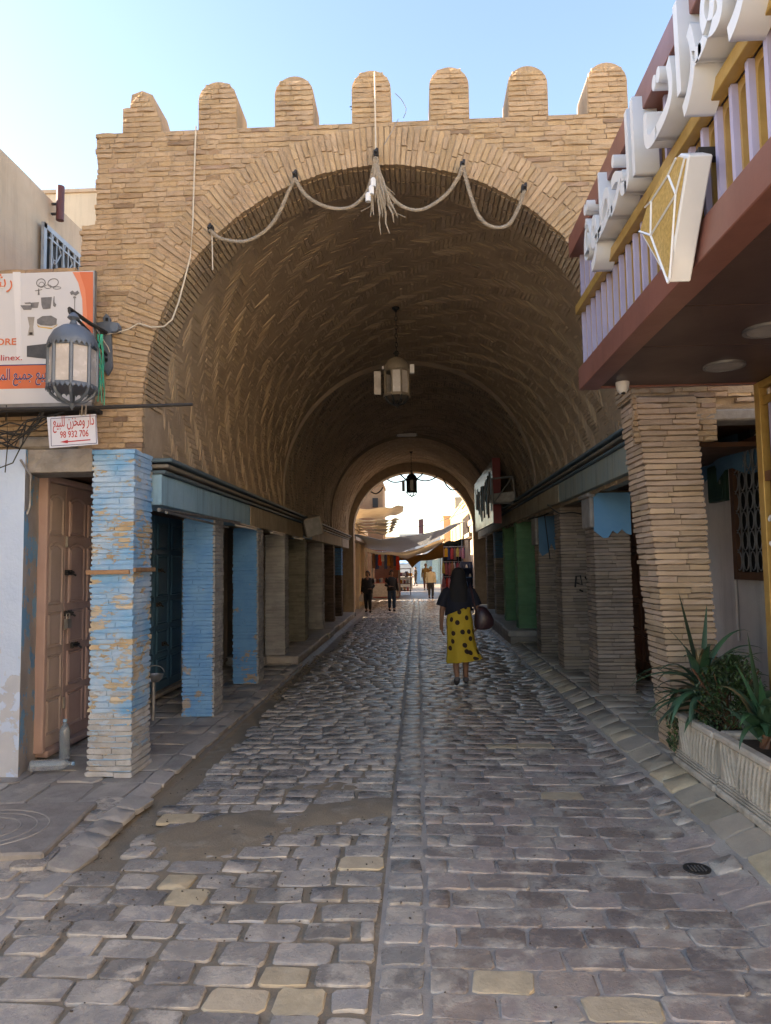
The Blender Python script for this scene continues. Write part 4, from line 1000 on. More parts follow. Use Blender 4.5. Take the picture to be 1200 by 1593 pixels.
def btext(name, body, px, py, wpx, size, m, k, bold=0):
    x, z = bq(px, py); text(name, body, size*s_, (x, BY-.0022*k, z), (1, 0, 0), (0, 0, 1), m, t, .0004, bold=bold, fit=wpx*s_)
btext('arabic_line_outline', arabic('بيع جميع المواد'), -18, 592, 97, 26, WHT2, 2, .0015); btext('arabic_line', arabic('بيع جميع المواد'), -17, 592, 95, 26, NAVY, 3, 0)
btext('shop_name_outline', arabic('رشاد'), -34, 449, 58, 36, WHT2, 2, .002); btext('shop_name', arabic('رشاد'), -33, 449, 56, 36, ORNG, 3, 0)
btext('store_word', 'STORE', -24, 537.5, 53, 15, ORNG, 2, .0012); btext('brand_word', 'Moulinex.', -29, 562, 67, 13.5, RED, 2, 0)
def ringp(px, py, rx, ry, th, tilt=0):
    o_, i_ = ell(px, py, rx, ry, tilt=tilt), ell(px, py, rx-th, ry-th, tilt=tilt); n = len(o_); b = MB()
    b.add([(x, BY-.003, z) for x, z in o_+i_], [(i, (i+1) % n, n+(i+1) % n, n+i) for i in range(n)]); b.build('printed_plate', POTG, t)
ringp(64, 440, 8, 7.5, 1.5); ringp(83, 440, 9.5, 7.5, 1.5, .2); ringp(65, 443, 5, 5, 1); ringp(75, 446, 6, 3.5, 1); ringp(89, 448, 7, 2.5, 1)
for pts in (bpts((32, 475), (51, 475), (49, 482), (37, 482)), bpts((47, 471), (61, 470), (59, 479), (50, 479)), bpts((38, 471), (48, 470), (47, 473), (40, 473)), bpts((64, 463), (81, 462), (79, 480), (72, 481), (67, 481), (65, 475)),
            bpts((84, 461), (85, 461), (85, 470), (88, 474), (86, 478), (83, 476), (83, 470)), bpts((60, 449), (61, 449), (62, 459), (59, 459)), bpts((55, 452), (66, 450), (66, 451), (55, 453)), bpts((109, 455), (113, 452), (117, 455), (121, 452), (124, 456), (118, 460), (114, 458), (111, 459)), bpts((115, 461), (118, 461), (119, 464), (114, 464)),
            bpts((116, 464), (117, 464), (117, 500), (116, 500)), bpts((58, 497), (66, 492), (80, 491), (89, 496), (88, 505), (80, 507), (64, 506), (58, 503))): flat('printed_pot', pts, POTG, 2)
flat('printed_tray', bpts((57, 504), (62, 508), (82, 510), (90, 504), (88, 507), (80, 512), (60, 509)), CLR['yellow'], 1)
flat('printed_blender', bpts((43, 493), (54, 493), (52, 508), (53, 522), (43, 522), (46, 508)), CONC, 1); flat('printed_blender', bpts((46, 517), (51, 517), (51, 521), (46, 521)), BLACK, 2)
flat('printed_oven', bpts((42, 538), (78, 534), (78, 559), (42, 555)), mat('charcoal print', (.05, .055, .065), (.08, .085, .095), .4, 20, 0, 30, rnd=0), 1)
flat('painted_gloss', bpts((20, 423), (32, 423), (32, 500), (35, 560), (26, 560), (24, 500)), mat('vinyl with painted gloss', (.61, .62, .65), (.58, .59, .63), .45, 2, 0, 10, rnd=0), 1)  # sheen on the vinyl painted as a lighter strip
t = thing('iron_rod', 'long dark iron rod across the left wall under the lantern', 'rod', (-2.4, 5.3, 2.84))
b = MB(); b.tube([PT(-60, 638, y=5.32), PT(150, 634, y=5.32), PT(300, 629, y=5.32)], [.016, .016, .012], 8); b.build('rod', IRON, t, smooth=True)
t = thing('for_sale_sign', 'small white sign with red Arabic lettering and a red arrow, tied under the iron rod', 'sign', (-2.65, 5.3, 2.5))
NY = 5.29
sc_ = [PT(73, 649, y=NY), PT(149, 644, y=NY), PT(152, 691, y=NY), PT(77, 697, y=NY)]
b = MB(); b.prism([tuple(v) for v in sc_], (0, .008, 0)); b.build('board', SIGNB, t)
ux = (sc_[1]-sc_[0]).normalized(); uz = Vector((-ux.z, 0, ux.x)); o_ = sc_[3]; Wd = (sc_[1]-sc_[0]).length; Hd = (sc_[0]-sc_[3]).length
def sp(u, v, k=1): return o_ + ux*u*Wd + uz*v*Hd - Vector((0, .0015*k, 0))
b = MB()
for (a, c) in (((.04, .06), (.96, .06)), ((.96, .06), (.96, .94)), ((.96, .94), (.04, .94)), ((.04, .94), (.04, .06))): b.tube([sp(*a), sp(*c)], .0022, 4)
b.build('border_line', NAVY, t)
text('arabic_line', arabic('دار ومخزن للبيع'), .115, sp(.08, .66), ux, uz, RED, t, .0006, bold=.0004, fit=Wd*.84)
text('phone_number', '98 932 706', .073, sp(.22, .30), ux, uz, RED, t, .0006, bold=.0005, fit=Wd*.58)
b = MB(); b.prism([sp(.22, .17), sp(.38, .225), sp(.38, .185), sp(.84, .20), sp(.84, .165), sp(.38, .15), sp(.38, .115)], (0, .001, 0)); b.build('arrow', RED, t)
q = MB()
for px in (127, 133): q.tube([PT(px, 646, y=NY-.004), PT(px+1, 630, y=5.30), PT(px-2, 634, y=5.35), PT(px-3, 647, y=NY+.012)], .006, 5)
tag(q.build('tie_cord', ROPE), 'tan cord tying the small white sign to the rod', 'cord')

def lantern(label, c, r, h, metal, glass, chain_top=None, open_side=None, n=8, group=None, boxes_=False):
    """c is the bottom of the cage tip; h the height to the top of the dome"""
    t = thing('lantern', label, 'lantern', c, group); x, y, z = c; zb, zt, zd = z+h*.19, z+h*.70, z+h
    a0 = math.pi/n
    b = MB(); b.lathe((x, y, 0), [(r*1.06, zt), (r*1.08, zt+.01), (r*1.0, zt+h*.09), (r*.82, zt+h*.18), (r*.5, zt+h*.25), (r*.15, zd-.012), (.02, zd)], 24); b.build('dome', metal, t, smooth=True)
    b = MB()
    for k in range(32):
        a, a2 = 2*math.pi*k/32, 2*math.pi*(k+1)/32; am = (a+a2)/2; q = r*1.085
        for zz, dz in ((zt+.01, -.035), (zb+.004, -.035)):
            P = [(x+q*math.cos(v), y+q*math.sin(v), zz) for v in (a, a2)] + [(x+q*1.01*math.cos(am), y+q*1.01*math.sin(am), zz+dz*h/.68)]
            b.add(P + [(px-(px-x)*.03, py-(py-y)*.03, pz) for px, py, pz in P], [(0, 1, 2), (3, 5, 4), (0, 2, 5, 3), (1, 4, 5, 2)])
    b.build('scalloped_trim', metal, t)
    b = MB(); b.lathe((x, y, 0), [(r*1.05, zb-.012), (r*1.05, zb+h*.035)], n, a0); b.lathe((x, y, 0), [(r*1.03, zt-h*.03), (r*1.03, zt+.006)], n, a0); b.build('band', metal, t)
    for k in range(n):
        a = a0+2*math.pi*k/n; a2 = a0+2*math.pi*(k+1)/n; P0, P1 = (x+r*math.cos(a), y+r*math.sin(a)), (x+r*math.cos(a2), y+r*math.sin(a2))
        q = MB(); q.tube([(P0[0], P0[1], zb), (P0[0], P0[1], zt)], r*.085, 6); q.build('upright', metal, t)
        q = MB(); 
        if k == open_side:
            dx_, dy_ = math.cos(a), math.sin(a); tx = x + r*dx_; ty = y + r*dy_
            q.box((x-r*1.55, y-r*.3, (zb+zt)/2), (r*.55, .012, (zt-zb)*.93), .25); q.build('open_pane', LGLS if metal is not IRON else STEEL, t)
        else:
            m_ = ((P0[0]+P1[0])/2, (P0[1]+P1[1])/2); L = math.dist(P0, P1)
            q.box((x+(m_[0]-x)*.97, y+(m_[1]-y)*.97, (zb+zt)/2), (L*.92, .005, (zt-zb)*.97), math.atan2(P1[1]-P0[1], P1[0]-P0[0])); q.build('pane', glass, t)
        q = MB(); q.tube([(x+r*1.0*f*math.cos(a), y+r*1.0*f*math.sin(a), z+h*.19*g_) for f, g_ in ((1, 1), (.86, .55), (.55, .18), (.12, .02))], r*.07, 5); q.build('cage_rib', metal if metal is not LTIN else IRON, t)
    b = MB(); b.lathe((x, y, z-.02), [(.0, -.03), (.018, 0), (.03, .02), (.012, .035)], 10); b.build('drop_tip', metal if metal is not LTIN else IRON, t, smooth=True); b = MB(); b.lathe((x, y, zd-.01), [(.03, 0), (.02, .03), (.045, .05), (.03, .075), (.012, .09)], 12); b.build('finial', metal if metal is not LTIN else IRON, t, smooth=True)
    if boxes_:
        q = MB(); q.box((x+r*1.25, y, zt+.02), (r*.36, .06, .12)); q.build('lamp_box', WHT2, t, bevel=.004); q = MB(); q.box((x-r*1.1, y-.02, zt+.04), (r*.14, .05, .035)); q.build('lamp_box', WHT2, t)
    if chain_top:
        q = MB(); L = chain_top-zd-.07; nl = max(3, int(L/.055))
        for k in range(nl):
            zc = zd+.07+L*(k+.5)/nl; hl = L/nl*.62
            q.tube([(x+(.016*math.cos(v) if k % 2 else 0), y+(0 if k % 2 else .016*math.cos(v)), zc+hl*math.sin(v)) for v in np.linspace(0, 2*math.pi, 9)], .005, 4, False)
        q.lathe((x, y, chain_top-.05), [(.012, 0), (.05, .03), (.05, .05)], 8); q.build('chain', IRON, t)
    return t
L0 = PT(112, 632, y=5.02); L1 = PT(112, 503, y=5.02)
lan = lantern('large blue grey tin lantern hanging from a wall bracket before the banner', (L0.x, 5.02, L0.z+.02), .165, L1.z-L0.z-.02, TINB, LGLS)
t = thing('lantern_bracket', 'blue grey cross shaped iron bracket carrying the lantern at the left', 'bracket', (-2.5, 5.6, 3.2))
def wz(px, py, y=5.66): return PT(px, py, y=y)
b = MB(); b.prism([tuple(wz(*p)) for p in ((165, 487), (160, 494), (161, 500), (150, 502), (150, 516), (161, 517), (161, 572), (167, 583), (174, 572), (172, 517), (186, 517), (188, 509), (184, 502), (171, 500), (171, 494))], (0, .03, 0)); b.build('wall_plate', TINB, t)
q = MB(); e = PT(108, 480, y=5.02)
q.tube([wz(165, 517, 5.64), PT(140, 503, y=5.35), e], .016, 7); q.tube([wz(166, 552, 5.64), PT(138, 515, y=5.33), PT(112, 488, y=5.05)], .012, 6); q.tube([e, e-Vector((0, 0, .02)), Vector((L1.x, 5.02, L1.z+.05))], .012, 6); q.build('arm', IRON, t, smooth=True)
q = MB(); bc = wz(178, 510, 5.62); q.lathe((0, 0, 0), [(.0, 0), (.035, 0), (.035, .03), (.0, .03)], 12); q.v = [(bc.x+a, bc.y+.02-c, bc.z+b_) for a, b_, c in q.v]; q.build('boss', TINB, t)
for z_ in (wz(165, 497).z, wz(166, 560).z):
    q = MB(); q.box((wz(166, 540).x, 5.655, z_), (.02, .012, .025)); q.build('bolt_head', BLACK, t)
q = MB(); random.seed(5)
for k in range(7):
    a = wz(R(152, 160), 520, 5.5); c = wz(R(150, 166), R(600, 640), 5.42); q.tube([a] + [a.lerp(c, f) + Vector((R(-.012, .012), R(-.02, .02), 0)) for f in (.2, .4, .6, .8)] + [c], .0045, 4)
tag(q.build('nylon_string', GSTR), 'green nylon string dangling from the lantern bracket', 'string')
q = MB(); q.tube([wz(*p, 5.66) for p in ((152, 512), (165, 520), (180, 518), (200, 512), (215, 503))], .005, 5); q.tube([wz(*p, 5.66) for p in ((150, 512), (168, 540), (171, 548))], .004, 4)
q.tube([wz(*p, 5.665) for p in ((216, 503), (235, 509), (255, 508), (268, 497), (278, 470), (286, 440), (296, 400), (300, 350), (302, 280), (305, 196))], .0065, 6)
tag(q.build('white_cable', CABLE), 'pale cable running down the left of the arch to the lantern bracket', 'cable')
random.seed(8); q = MB()
for k in range(9):
    y_ = R(5.35, 5.5); q.tube([PT(-30, R(640, 700), y=y_), PT(R(10, 40), R(655, 700), y=y_), PT(R(35, 55), R(650, 680), y=y_), PT(R(60, 100), R(640, 648), y=y_)], .006, 5)
q.tube([PT(40, 660, y=5.4), PT(35, 690, y=5.4), PT(20, 720, y=5.42), PT(-20, 735, y=5.45)], .005, 5); q.tube([PT(10, 630, y=5.4), PT(12, 690, y=5.4), PT(8, 735, y=5.44)], .004, 4)
tag(q.build('cable_bundle', BCAB), 'loose black cables bunched on the wall under the banner', 'cables')
q = MB(); q.tube([PT(32, 715, y=5.48), PT(48, 740, y=5.5), PT(46, 790, y=5.5), PT(42, 800, y=5.5)], .010, 6)
tag(q.build('paper_strip', STEEL), 'curled grey strip on the jamb of the pink door', 'strip')
lantern('cream tin lantern with white lamp boxes hanging from the near vault', (-.235, 9.3, 3.76), .165, .66, LTIN, LGLS, 5.09, 4, boxes_=True)
lantern('dark lantern hanging in the far arch against the white sky', (PT(641, 770, y=19.9).x, 19.9, PT(641, 772, y=19.9).z), .15, .66, IRON, STEEL, 4.83, 4)
t = thing('ceiling_lamp', 'white strip lamp fixed under the vault above the far arch', 'lamp', (-.3, 18.0, 4.9))
a, c = PT(618, 677, y=18.2), PT(648, 674, y=18.2); boxes('tube_cover', WHT2, t, [((a.x, 18.15, a.z-.03), (c.x, 18.3, a.z+.05))], bevel=.02); boxes('end_cap', STEEL, t, [((a.x-.03, 18.16, a.z-.025), (a.x-.002, 18.28, a.z+.04)), ((c.x+.002, 18.16, a.z-.025), (c.x+.03, 18.28, a.z+.04))])

# ---- rope garland over the arch
def rope(name, paths, r, label=None):
    b = MB()
    for pth in paths:
        pth = [Vector(p) for p in pth]; n = len(pth)
        for s in (0, 2.09, 4.19):
            b.tube([p + Vector((math.cos(s+i*1.15), .6*math.sin(s+i*1.15), math.sin(s+i*1.15)))*r*.6 for i, p in enumerate(pth)], r*.62, 5)
    return b
RY = 5.60
def dens(pts, n=14):
    P = [Vector(p) for p in pts]; out = []
    for i in range(len(P)-1):
        p0, p1, p2, p3 = P[max(i-1, 0)], P[i], P[i+1], P[min(i+2, len(P)-1)]
        for k in range(n):
            f = k/n; out.append(.5*((2*p1)+(p2-p0)*f+(2*p0-5*p1+4*p2-p3)*f*f+(3*p1-p0-3*p2+p3)*f**3))
    return out+[P[-1]]
t = thing('rope_garland', 'twisted jute rope garland with frayed tassel hanging across the arch', 'garland', (AX, RY, 4.6))
swags = [((327, 358), (345, 371), (380, 375), (410, 361), (432, 335), (448, 300), (459, 278)), ((459, 278), (478, 305), (510, 322), (545, 322), (570, 300), (580, 268), (584, 245)),
         ((586, 245), (596, 285), (622, 318), (655, 326), (690, 306), (712, 278), (720, 258)), ((721, 258), (730, 295), (745, 335), (765, 352), (790, 350), (806, 325), (816, 297))]
for sgm in swags:
    rope('swag', [dens([PT(*p, y=RY) for p in sgm], 16)], .0155).build('swag', ROPE, t, smooth=True)
random.seed(12)
for k in range(11):
    px = 576+k*4.2; L = R(310, 366)
    q = MB(); q.tube([PT(585, 255, y=RY-.02)] + [PT(585+(px-585)*f+R(-2, 2), 255+(L-255)*f, y=RY-.02+R(-.02, .02)) for f in (.3, .5, .7, .85, 1)], [.012, .013, .011, .009, .007, .003], 5); q.build('tassel_strand', ROPE, t)
    if k % 3 == 0:
        q = MB(); q.tube([PT(px, L-30, y=RY-.02), PT(px+R(-14, 14), L-18, y=RY-.02), PT(px+R(-20, 20), L-8, y=RY-.02)], .004, 4); q.build('frayed_fibre', ROPE, t)
for px, py in ((573, 307), (578, 296), (581, 284)):
    v = PT(px, py, y=RY-.05); q = MB(); q.lathe((v.x, v.y, v.z-.035), [(.022, 0), (.022, .06), (.012, .075)], 10); q.build('lamp_holder', WHT2, t)
q = MB()
for px, py in ((327, 357), (459, 274), (585, 240), (720, 258), (816, 294)):
    v = PT(px, py, y=RY+.02); q.tube([v+Vector((0, .08, .02)), v, v+Vector((.01, -.03, .03)), v+Vector((0, -.05, -.01))], .013, 5); q.box(tuple(v+Vector((0, .02, .015))), (.04, .05, .05))
q.build('hook', IRON, t)
q = MB(); q.tube([PT(583, 112, y=5.66), PT(585, 240, y=5.63)], .007, 6); tag(q.build('white_rod', CABLE), 'thin white rod from the middle merlon to the rope garland', 'rod')
q = MB(); q.tube([PT(330, 365, y=RY), PT(331, 420, y=RY)], .005, 4); tag(q.build('dangling_cord', CABLE), 'short pale cord dangling at the left end of the garland', 'cord')
q = MB(); a = PT(550, 185, y=5.75); q.tube([a, a+Vector((0, 0, .14))], .006, 4); q.tube([a+Vector((-.03, 0, .11)), a+Vector((.04, 0, .115))], .005, 4); q.tube([a+Vector((-.02, 0, .085)), a+Vector((.02, 0, .09))], .004, 4); q.tube([a+Vector((.03, 0, .11)), PT(570, 163, y=5.75)], .006, 4)
tag(q.build('antenna', IRON), 'small dark antenna beside the middle merlon', 'antenna')
q = MB(); q.tube(dens([PT(*p, y=5.68) for p in ((615, 145), (625, 155), (632, 170), (628, 183))], 6), .003, 4); q.tube([PT(620, 185, y=5.67), PT(612, 200, y=5.67), PT(598, 225, y=5.67)], .003, 4); tag(q.build('thin_wire', STEEL), 'thin wire curling off the top of the arch', 'wire')

# ---- boxes and signs in the tunnel
t = thing('tilted_box', 'weathered pale box tilted on a bracket above the left arcade', 'box', (-2.05, 14.2, 2.5))
M_ = Matrix.Rotation(.35, 3, 'Z') @ Matrix.Rotation(-.25, 3, 'Y') @ Matrix.Rotation(.15, 3, 'X'); c = PT(484, 818, y=13.6)
q = MB(); q.box(tuple(c), (.34, .46, .36), M=M_); q.build('case', OLDW, t, bevel=.012)
q = MB(); q.box(tuple(c + M_ @ Vector((-.02, -.245, 0))), (.30, .02, .32), M=M_); q.build('front_panel', STEEL, t, bevel=.004); q = MB(); q.tube([tuple(c), (-2.2, c.y+.1, c.z-.12)], .02, 6); q.build('bracket', IRON, t)
for k in range(6):
    q = MB(); q.box(tuple(c + M_ @ Vector((-.18, -.18+.07*k, 0))), (.012, .02, .3), M=M_); q.build('slat', IRON, t)
t = thing('shop_signboard', 'long white ribbed signboard with dark red end above the right arcade', 'sign', (1.6, 16.7, 2.5))
boxes('panel', mat('glossy pale panel', (.46, .47, .44), (.36, .36, .32), .22, 3, .1, 14, rnd=0, spec=.6, streak=.6), t, [((1.555, 14.55, 2.48), (1.60, 19.0, 3.76))])
boxes('red_end', mat('dark red sheet', (.22, .022, .022), (.15, .018, .018), .45, 3, .1, 14, rnd=0), t, [((1.56, 14.5, 2.46), (1.72, 14.545, 3.80))])
random.seed(3)
for k in range(13):
    y = 14.75+k*.32; q = MB(); q.b2((1.54, y, 2.62+R(0, .5)), (1.552, y+R(.03, .13), 3.6-R(0, .2))); q.build('dark_stroke', BLACK if k % 3 else FBLUE, t)
t = thing('folded_awning', 'grey metal awning frame with rolled cloth beside the red sign end', 'awning', (1.8, 13.4, 2.9))
q = MB(); A_ = [PT(*p, y=13.6) for p in ((765, 745), (798, 741), (803, 783), (768, 783))]
for i in range(4): q.tube([A_[i], A_[(i+1) % 4]], .018, 6)
q.tube([A_[3], A_[1]], .012, 5); q.build('frame', STEEL, t)
q = MB(); q.prism([tuple(PT(*p, y=13.65)) for p in ((766, 768), (800, 764), (803, 780), (770, 783))], (0, .5, .02)); q.build('rolled_cloth', OLDW, t, bevel=.02)
q = MB(); q.tube(dens([PT(*p, y=11.8) for p in ((822, 808), (850, 800), (858, 790), (856, 772))], 6), .012, 5); q.tube(dens([PT(*p, y=9.9) for p in ((905, 800), (890, 797), (870, 798), (852, 785))], 6), .010, 5); q.tube([PT(845, 780, y=11.6), PT(856, 870, y=11.6)], .008, 4)
tag(q.build('loose_wire', BCAB), 'loose wires looping under the right beam', 'wires')
q = MB(); q.tube(dens([(2.06, 6.9, .30), (2.2, 6.75, .36), (2.35, 6.72, .30), (2.5, 6.8, .2)], 6), .012, 6); tag(q.build('bent_pipe', STEEL), 'pale bent pipe on the ground behind the pier', 'pipe')
# wash bowl and bracket behind the corner pillar
t = thing('metal_bowl', 'grey metal bowl hung on a wire loop behind the blue corner pillar', 'bowl', PT(241, 1052, y=7.4))
c = PT(241, 1052, y=7.4); q = MB(); q.lathe((c.x, c.y, c.z-.06), [(.03, 0), (.075, .03), (.09, .08), (.085, .08), (.07, .035), (.0, .01)], 16); q.build('bowl', STEEL, t, smooth=True)
q = MB(); q.tube([(c.x+.10*math.cos(a), c.y, c.z+.04+.07*math.sin(a)) for a in np.linspace(0, math.pi, 12)], .006, 5); q.tube([(c.x-.02, c.y+.02, c.z-.06), (c.x-.02, c.y+.02, .07)], .02, 8); q.build('loop', STEEL, t)
# plastic bottles at the pink door
def bottle(label, M4):
    t = thing('plastic_bottle', label, 'bottle', M4.translation, 'empty plastic bottles by the pink door')
    prof = [(.0, 0), (.04, 0), (.044, .012)]
    for k in range(9): prof += [(.044, .03+.021*k), (.040, .04+.021*k)]
    prof += [(.044, .225), (.040, .25), (.022, .285), (.014, .295), (.014, .315)]
    q = MB(); q.lathe((0, 0, 0), prof, 18); q.v = [tuple(M4 @ Vector(v)) for v in q.v]; q.build('body', PET, t, smooth=True)
    q = MB(); q.lathe((0, 0, .312), [(.016, 0), (.016, .02), (.0, .022)], 12); q.v = [tuple(M4 @ Vector(v)) for v in q.v]; q.build('cap', CLR['sky'], t)
g1 = gpt(100, 1192); bottle('clear plastic bottle standing upright before the pink door', Matrix.Translation((g1[0], g1[1], .055)))
g2 = gpt(52, 1208); bottle('clear plastic bottle lying on its side below the pink door', Matrix.Translation((g2[0], g2[1]-.05, .095)) @ Matrix.Rotation(.22, 4, 'Z') @ Matrix.Rotation(math.pi/2, 4, 'Y'))
# ================================================================ THE MARKET BEYOND
def bld(name, label, x0, x1, y0, y1, z1, m, cat='building'):
    t = thing(name, label, cat, ((x0+x1)/2, y0, 0)); boxes('wall', m, t, [((x0, y0, 0), (x1, y1, z1))]); boxes('parapet', m, t, [((x0-.06, y0-.06, z1+.003), (x1+.06, y1+.06, z1+.18))]); return t
def wins(t, x, ys, zs, w, h, s):
    for y in ys:
        for z in zs:
            q = MB(); q.b2((x, y-w/2, z), (x+s*.04, y+w/2, z+h)); f = q.build('window', OLDW, t); q = MB(); q.b2((x+s*.042, y-w/2+.08, z+.08), (x+s*.05, y+w/2-.08, z+h-.08)); q.build('pane', BLACK, f)
t = bld('market_house', 'cream market house on the left just beyond the tunnel', -7, -2.35, 23.6, 33, 3.0, mat('warm cream plaster', (.62, .47, .29), (.54, .40, .24), .9, 1, .2, 20, rnd=0, streak=.2))
for y in (25.0, 27.3, 29.8, 31.8):
    q = MB(); q.b2((-2.35, y, 0), (-2.30, y+1.0, 2.1)); q.build('door', OLDW if y != 27.3 else mat('olive shutter', (.25, .27, .12), (.2, .22, .1), .7, 3, .1, 20, rnd=0), t)
    q = MB(); q.b2((-2.345, y-.3, 0), (-2.22, y-.12, 2.6)); q.build('pilaster', CCAN, t)
q = MB(); q.b2((-2.36, 23.7, 2.5), (-2.05, 33, 2.62)); q.build('ledge', OLDW, t)
t = bld('orange_house', 'orange tan house rising behind the striped awning on the left', -9, -3.6, 34, 44, 5.7, OWALL); wins(t, -3.6, (36, 40), (3.2,), .9, 1.2, 1)
t = bld('brick_tower', 'brown square tower with a broken top above the left awnings', -4.4, -2.15, 45, 48.5, 6.7, mat('brown tower brick', (.27, .17, .10), (.21, .13, .08), .95, 3, .4, 14, rnd=0))
boxes('merlon', OWALL, t, [((-2.75, 45, 6.88), (-2.5, 48, 7.25)), ((-2.38, 45, 6.88), (-2.2, 48, 7.15))]); boxes('window', BLACK, t, [((-2.8, 44.95, 5.3), (-2.45, 44.99, 5.9))])
t = bld('yellow_house', 'sunlit yellow house with dark windows on the right side of the market', 3.4, 9, 41, 72, 6.1, mat('sunlit yellow plaster', (.42, .31, .145), (.36, .26, .12), .9, 1, .2, 20, rnd=0)); wins(t, 3.4, (43, 46.5, 51, 56, 62, 68), (3.6, ), 1.0, 1.3, -1)
t = bld('orange_house', 'orange house corner on the right just beyond the far arch', 2.55, 7, 27, 40, 4.7, OWALL); wins(t, 2.55, (29.5, 34), (3.0,), .8, 1.1, -1)
t = bld('corner_house', 'cream house corner beside the last brown pillar on the right', 1.92, 5, 23.6, 26.9, 3.0, mat('pale pink plaster', (.55, .43, .33), (.46, .36, .28), .9, 1, .2, 20, rnd=0)); boxes('ledge', OLDW, t, [((1.7, 23.5, 2.55), (1.95, 26.9, 2.68))])
t = bld('tan_house', 'tan block house with a roof cage at the far right end', 3.0, 4.3, 80, 90, 6.9, OWALL); wins(t, 3.0, (82, 86), (4.2,), 1, 1.3, -1)
t = bld('tan_house', 'grey tan block in front of the tan block with the roof cage', 4.0, 7, 74, 79.5, 8.4, TAN)
b = MB()
for x in (4.1, 4.6, 5.1, 5.6):
    for y in (74.3, 76): b.tube([(x, y, 8.58), (x, y, 10.4)], .03, 4)
for z in (9.2, 10.4): b.tube([(4.1, 74.3, z), (5.6, 74.3, z), (5.6, 76, z), (4.1, 76, z), (4.1, 74.3, z)], .03, 4)
b.build('roof_cage', STEEL, t)
t = bld('far_house', 'low pale grey house closing the street far away', -3.0, 5.5, 120, 130, 6.6, mat('bluish far wall', (.46, .47, .47), (.40, .41, .41), .9, 1, .1, 20, rnd=0)); boxes('chimney', MAROON, t, [((.3, 121, 6.785), (1.1, 122, 9.3))]); wins(t, 5.5, (), (), 1, 1, 1)
boxes('window', POTG, t, [((-1.6, 119.9, 3.5), (-.4, 119.97, 5)), ((2.6, 119.9, 3.5), (3.8, 119.97, 5))])
t = bld('far_house', 'far tan house behind the left stalls at the street end', -12, -3.1, 95, 110, 5.2, TAN); boxes('window', POTG, t, [((-5, 94.9, 3), (-4, 94.97, 4.2))])
for (y0, y1, x0, h, lab, cc_) in ((-8.5, -1.5, 7.0, 8.0, 'pale unseen house on the right behind the viewer, added to bounce sunlight at the gateway', (.62, .54, .42)),):  # unseen house added behind the camera to bounce sunlight onto the gateway
    t = bld('unseen_bounce_house', lab, x0, x0+8, y0, y1, h, mat('bounce house plaster', cc_, tuple(q_*.88 for q_ in cc_), .9, 1, .2, 20, rnd=0)); wins(t, x0, [y0+1.5+2.2*k for k in range(int((y1-y0-2)/2.2)+1)], (1.2, 4.2), .9, 1.5, -1)
t = thing('unseen_bounce_house', 'large pale house angled behind the viewer, added unseen to bounce sunlight at the gateway', 'building', (5.0, -15, 0))  # second unseen house, added and angled to throw sunlight onto facade and road
q = MB(); q.box((8.6, -19.4, 5.5), (15, 9, 11), .70); q.build('wall', mat('angled bounce plaster', (.68, .60, .47), (.60, .52, .40), .9, 1, .2, 20, rnd=0), t)
M_ = Matrix.Rotation(.70, 3, 'Z')
for k in range(5):
    for z in (2.0, 5.4, 8.6):
        c_ = Vector((8.6, -19.4, z)) + M_ @ Vector((-6+3*k, 4.52, 0)); q = MB(); q.box(tuple(c_), (1.0, .06, 1.6), .70); f = q.build('window', OLDW, t); q = MB(); q.box(tuple(c_ + M_ @ Vector((0, .035, 0))), (.8, .02, 1.4), .70); q.build('pane', BLACK, f)
# awnings and sails
def cloth(name, label, cat, upper, lower, m, du, dl, sag=.0, n=16, parent=None):
    def samp(p, f):
        L = (len(p)-1)*f; i = min(int(L), len(p)-2); g_ = L-i; return (p[i][0]+(p[i+1][0]-p[i][0])*g_, p[i][1]+(p[i+1][1]-p[i][1])*g_)
    q = MB()
    def fn(u, v):
        a, c = samp(upper, u), samp(lower, u); A_ = PT(*a, y=du); B_ = PT(*c, y=dl); p = A_.lerp(B_, v); p.z -= sag*4*v*(1-v) - .03*math.sin(u*17+v*3); return tuple(p)
    q.grid(fn, n*2, 10); o = q.build(name, m, parent, smooth=True, solid=.012)
    return tag(o, label, cat) if parent is None else o
cloth('awning', 'upper tan canvas awning on the left beyond the far arch', 'awning', ((540, 792), (600, 790), (628, 786)), ((540, 806), (595, 806), (627, 797)), TAN, 26.5, 30)
aw = thing('awning', 'striped brown and cream slatted awning below the tan canvas on the left', 'awning', (-1.9, 27, 3))
up = [((538, 808+i*4.6), (600, 809+i*4.6), (622-i*2.2, 806+i*4.2)) for i in range(6)]
for i in range(5):
    cloth('canvas_strip', '', '', up[i], tuple((x, y-1.5) for x, y in up[i+1]), TAN if i % 2 else CCAN, 26+.6*i, 26.5+.6*i, parent=aw)
cloth('shade_sail', 'grey shade sail stretched across the market street', 'shade sail', ((540, 830), (590, 838), (640, 834), (690, 822), (723, 809)), ((540, 842), (585, 856), (625, 858), (665, 846), (723, 811)), GCAN, 26, 31)
cloth('shade_sail', 'cream cloth sail sagging below the grey sail', 'shade sail', ((560, 852), (590, 858), (625, 860), (665, 848), (695, 836)), ((575, 860), (600, 864), (635, 868), (660, 860), (692, 842)), CCAN, 31.5, 37)
cloth('shade_sail', 'ochre ragged cloth hanging under the cream sail', 'shade sail', ((605, 865), (635, 868), (665, 860), (690, 845)), ((608, 870), (632, 872), (642, 882), (655, 872), (690, 868)), MUST, 37, 38)
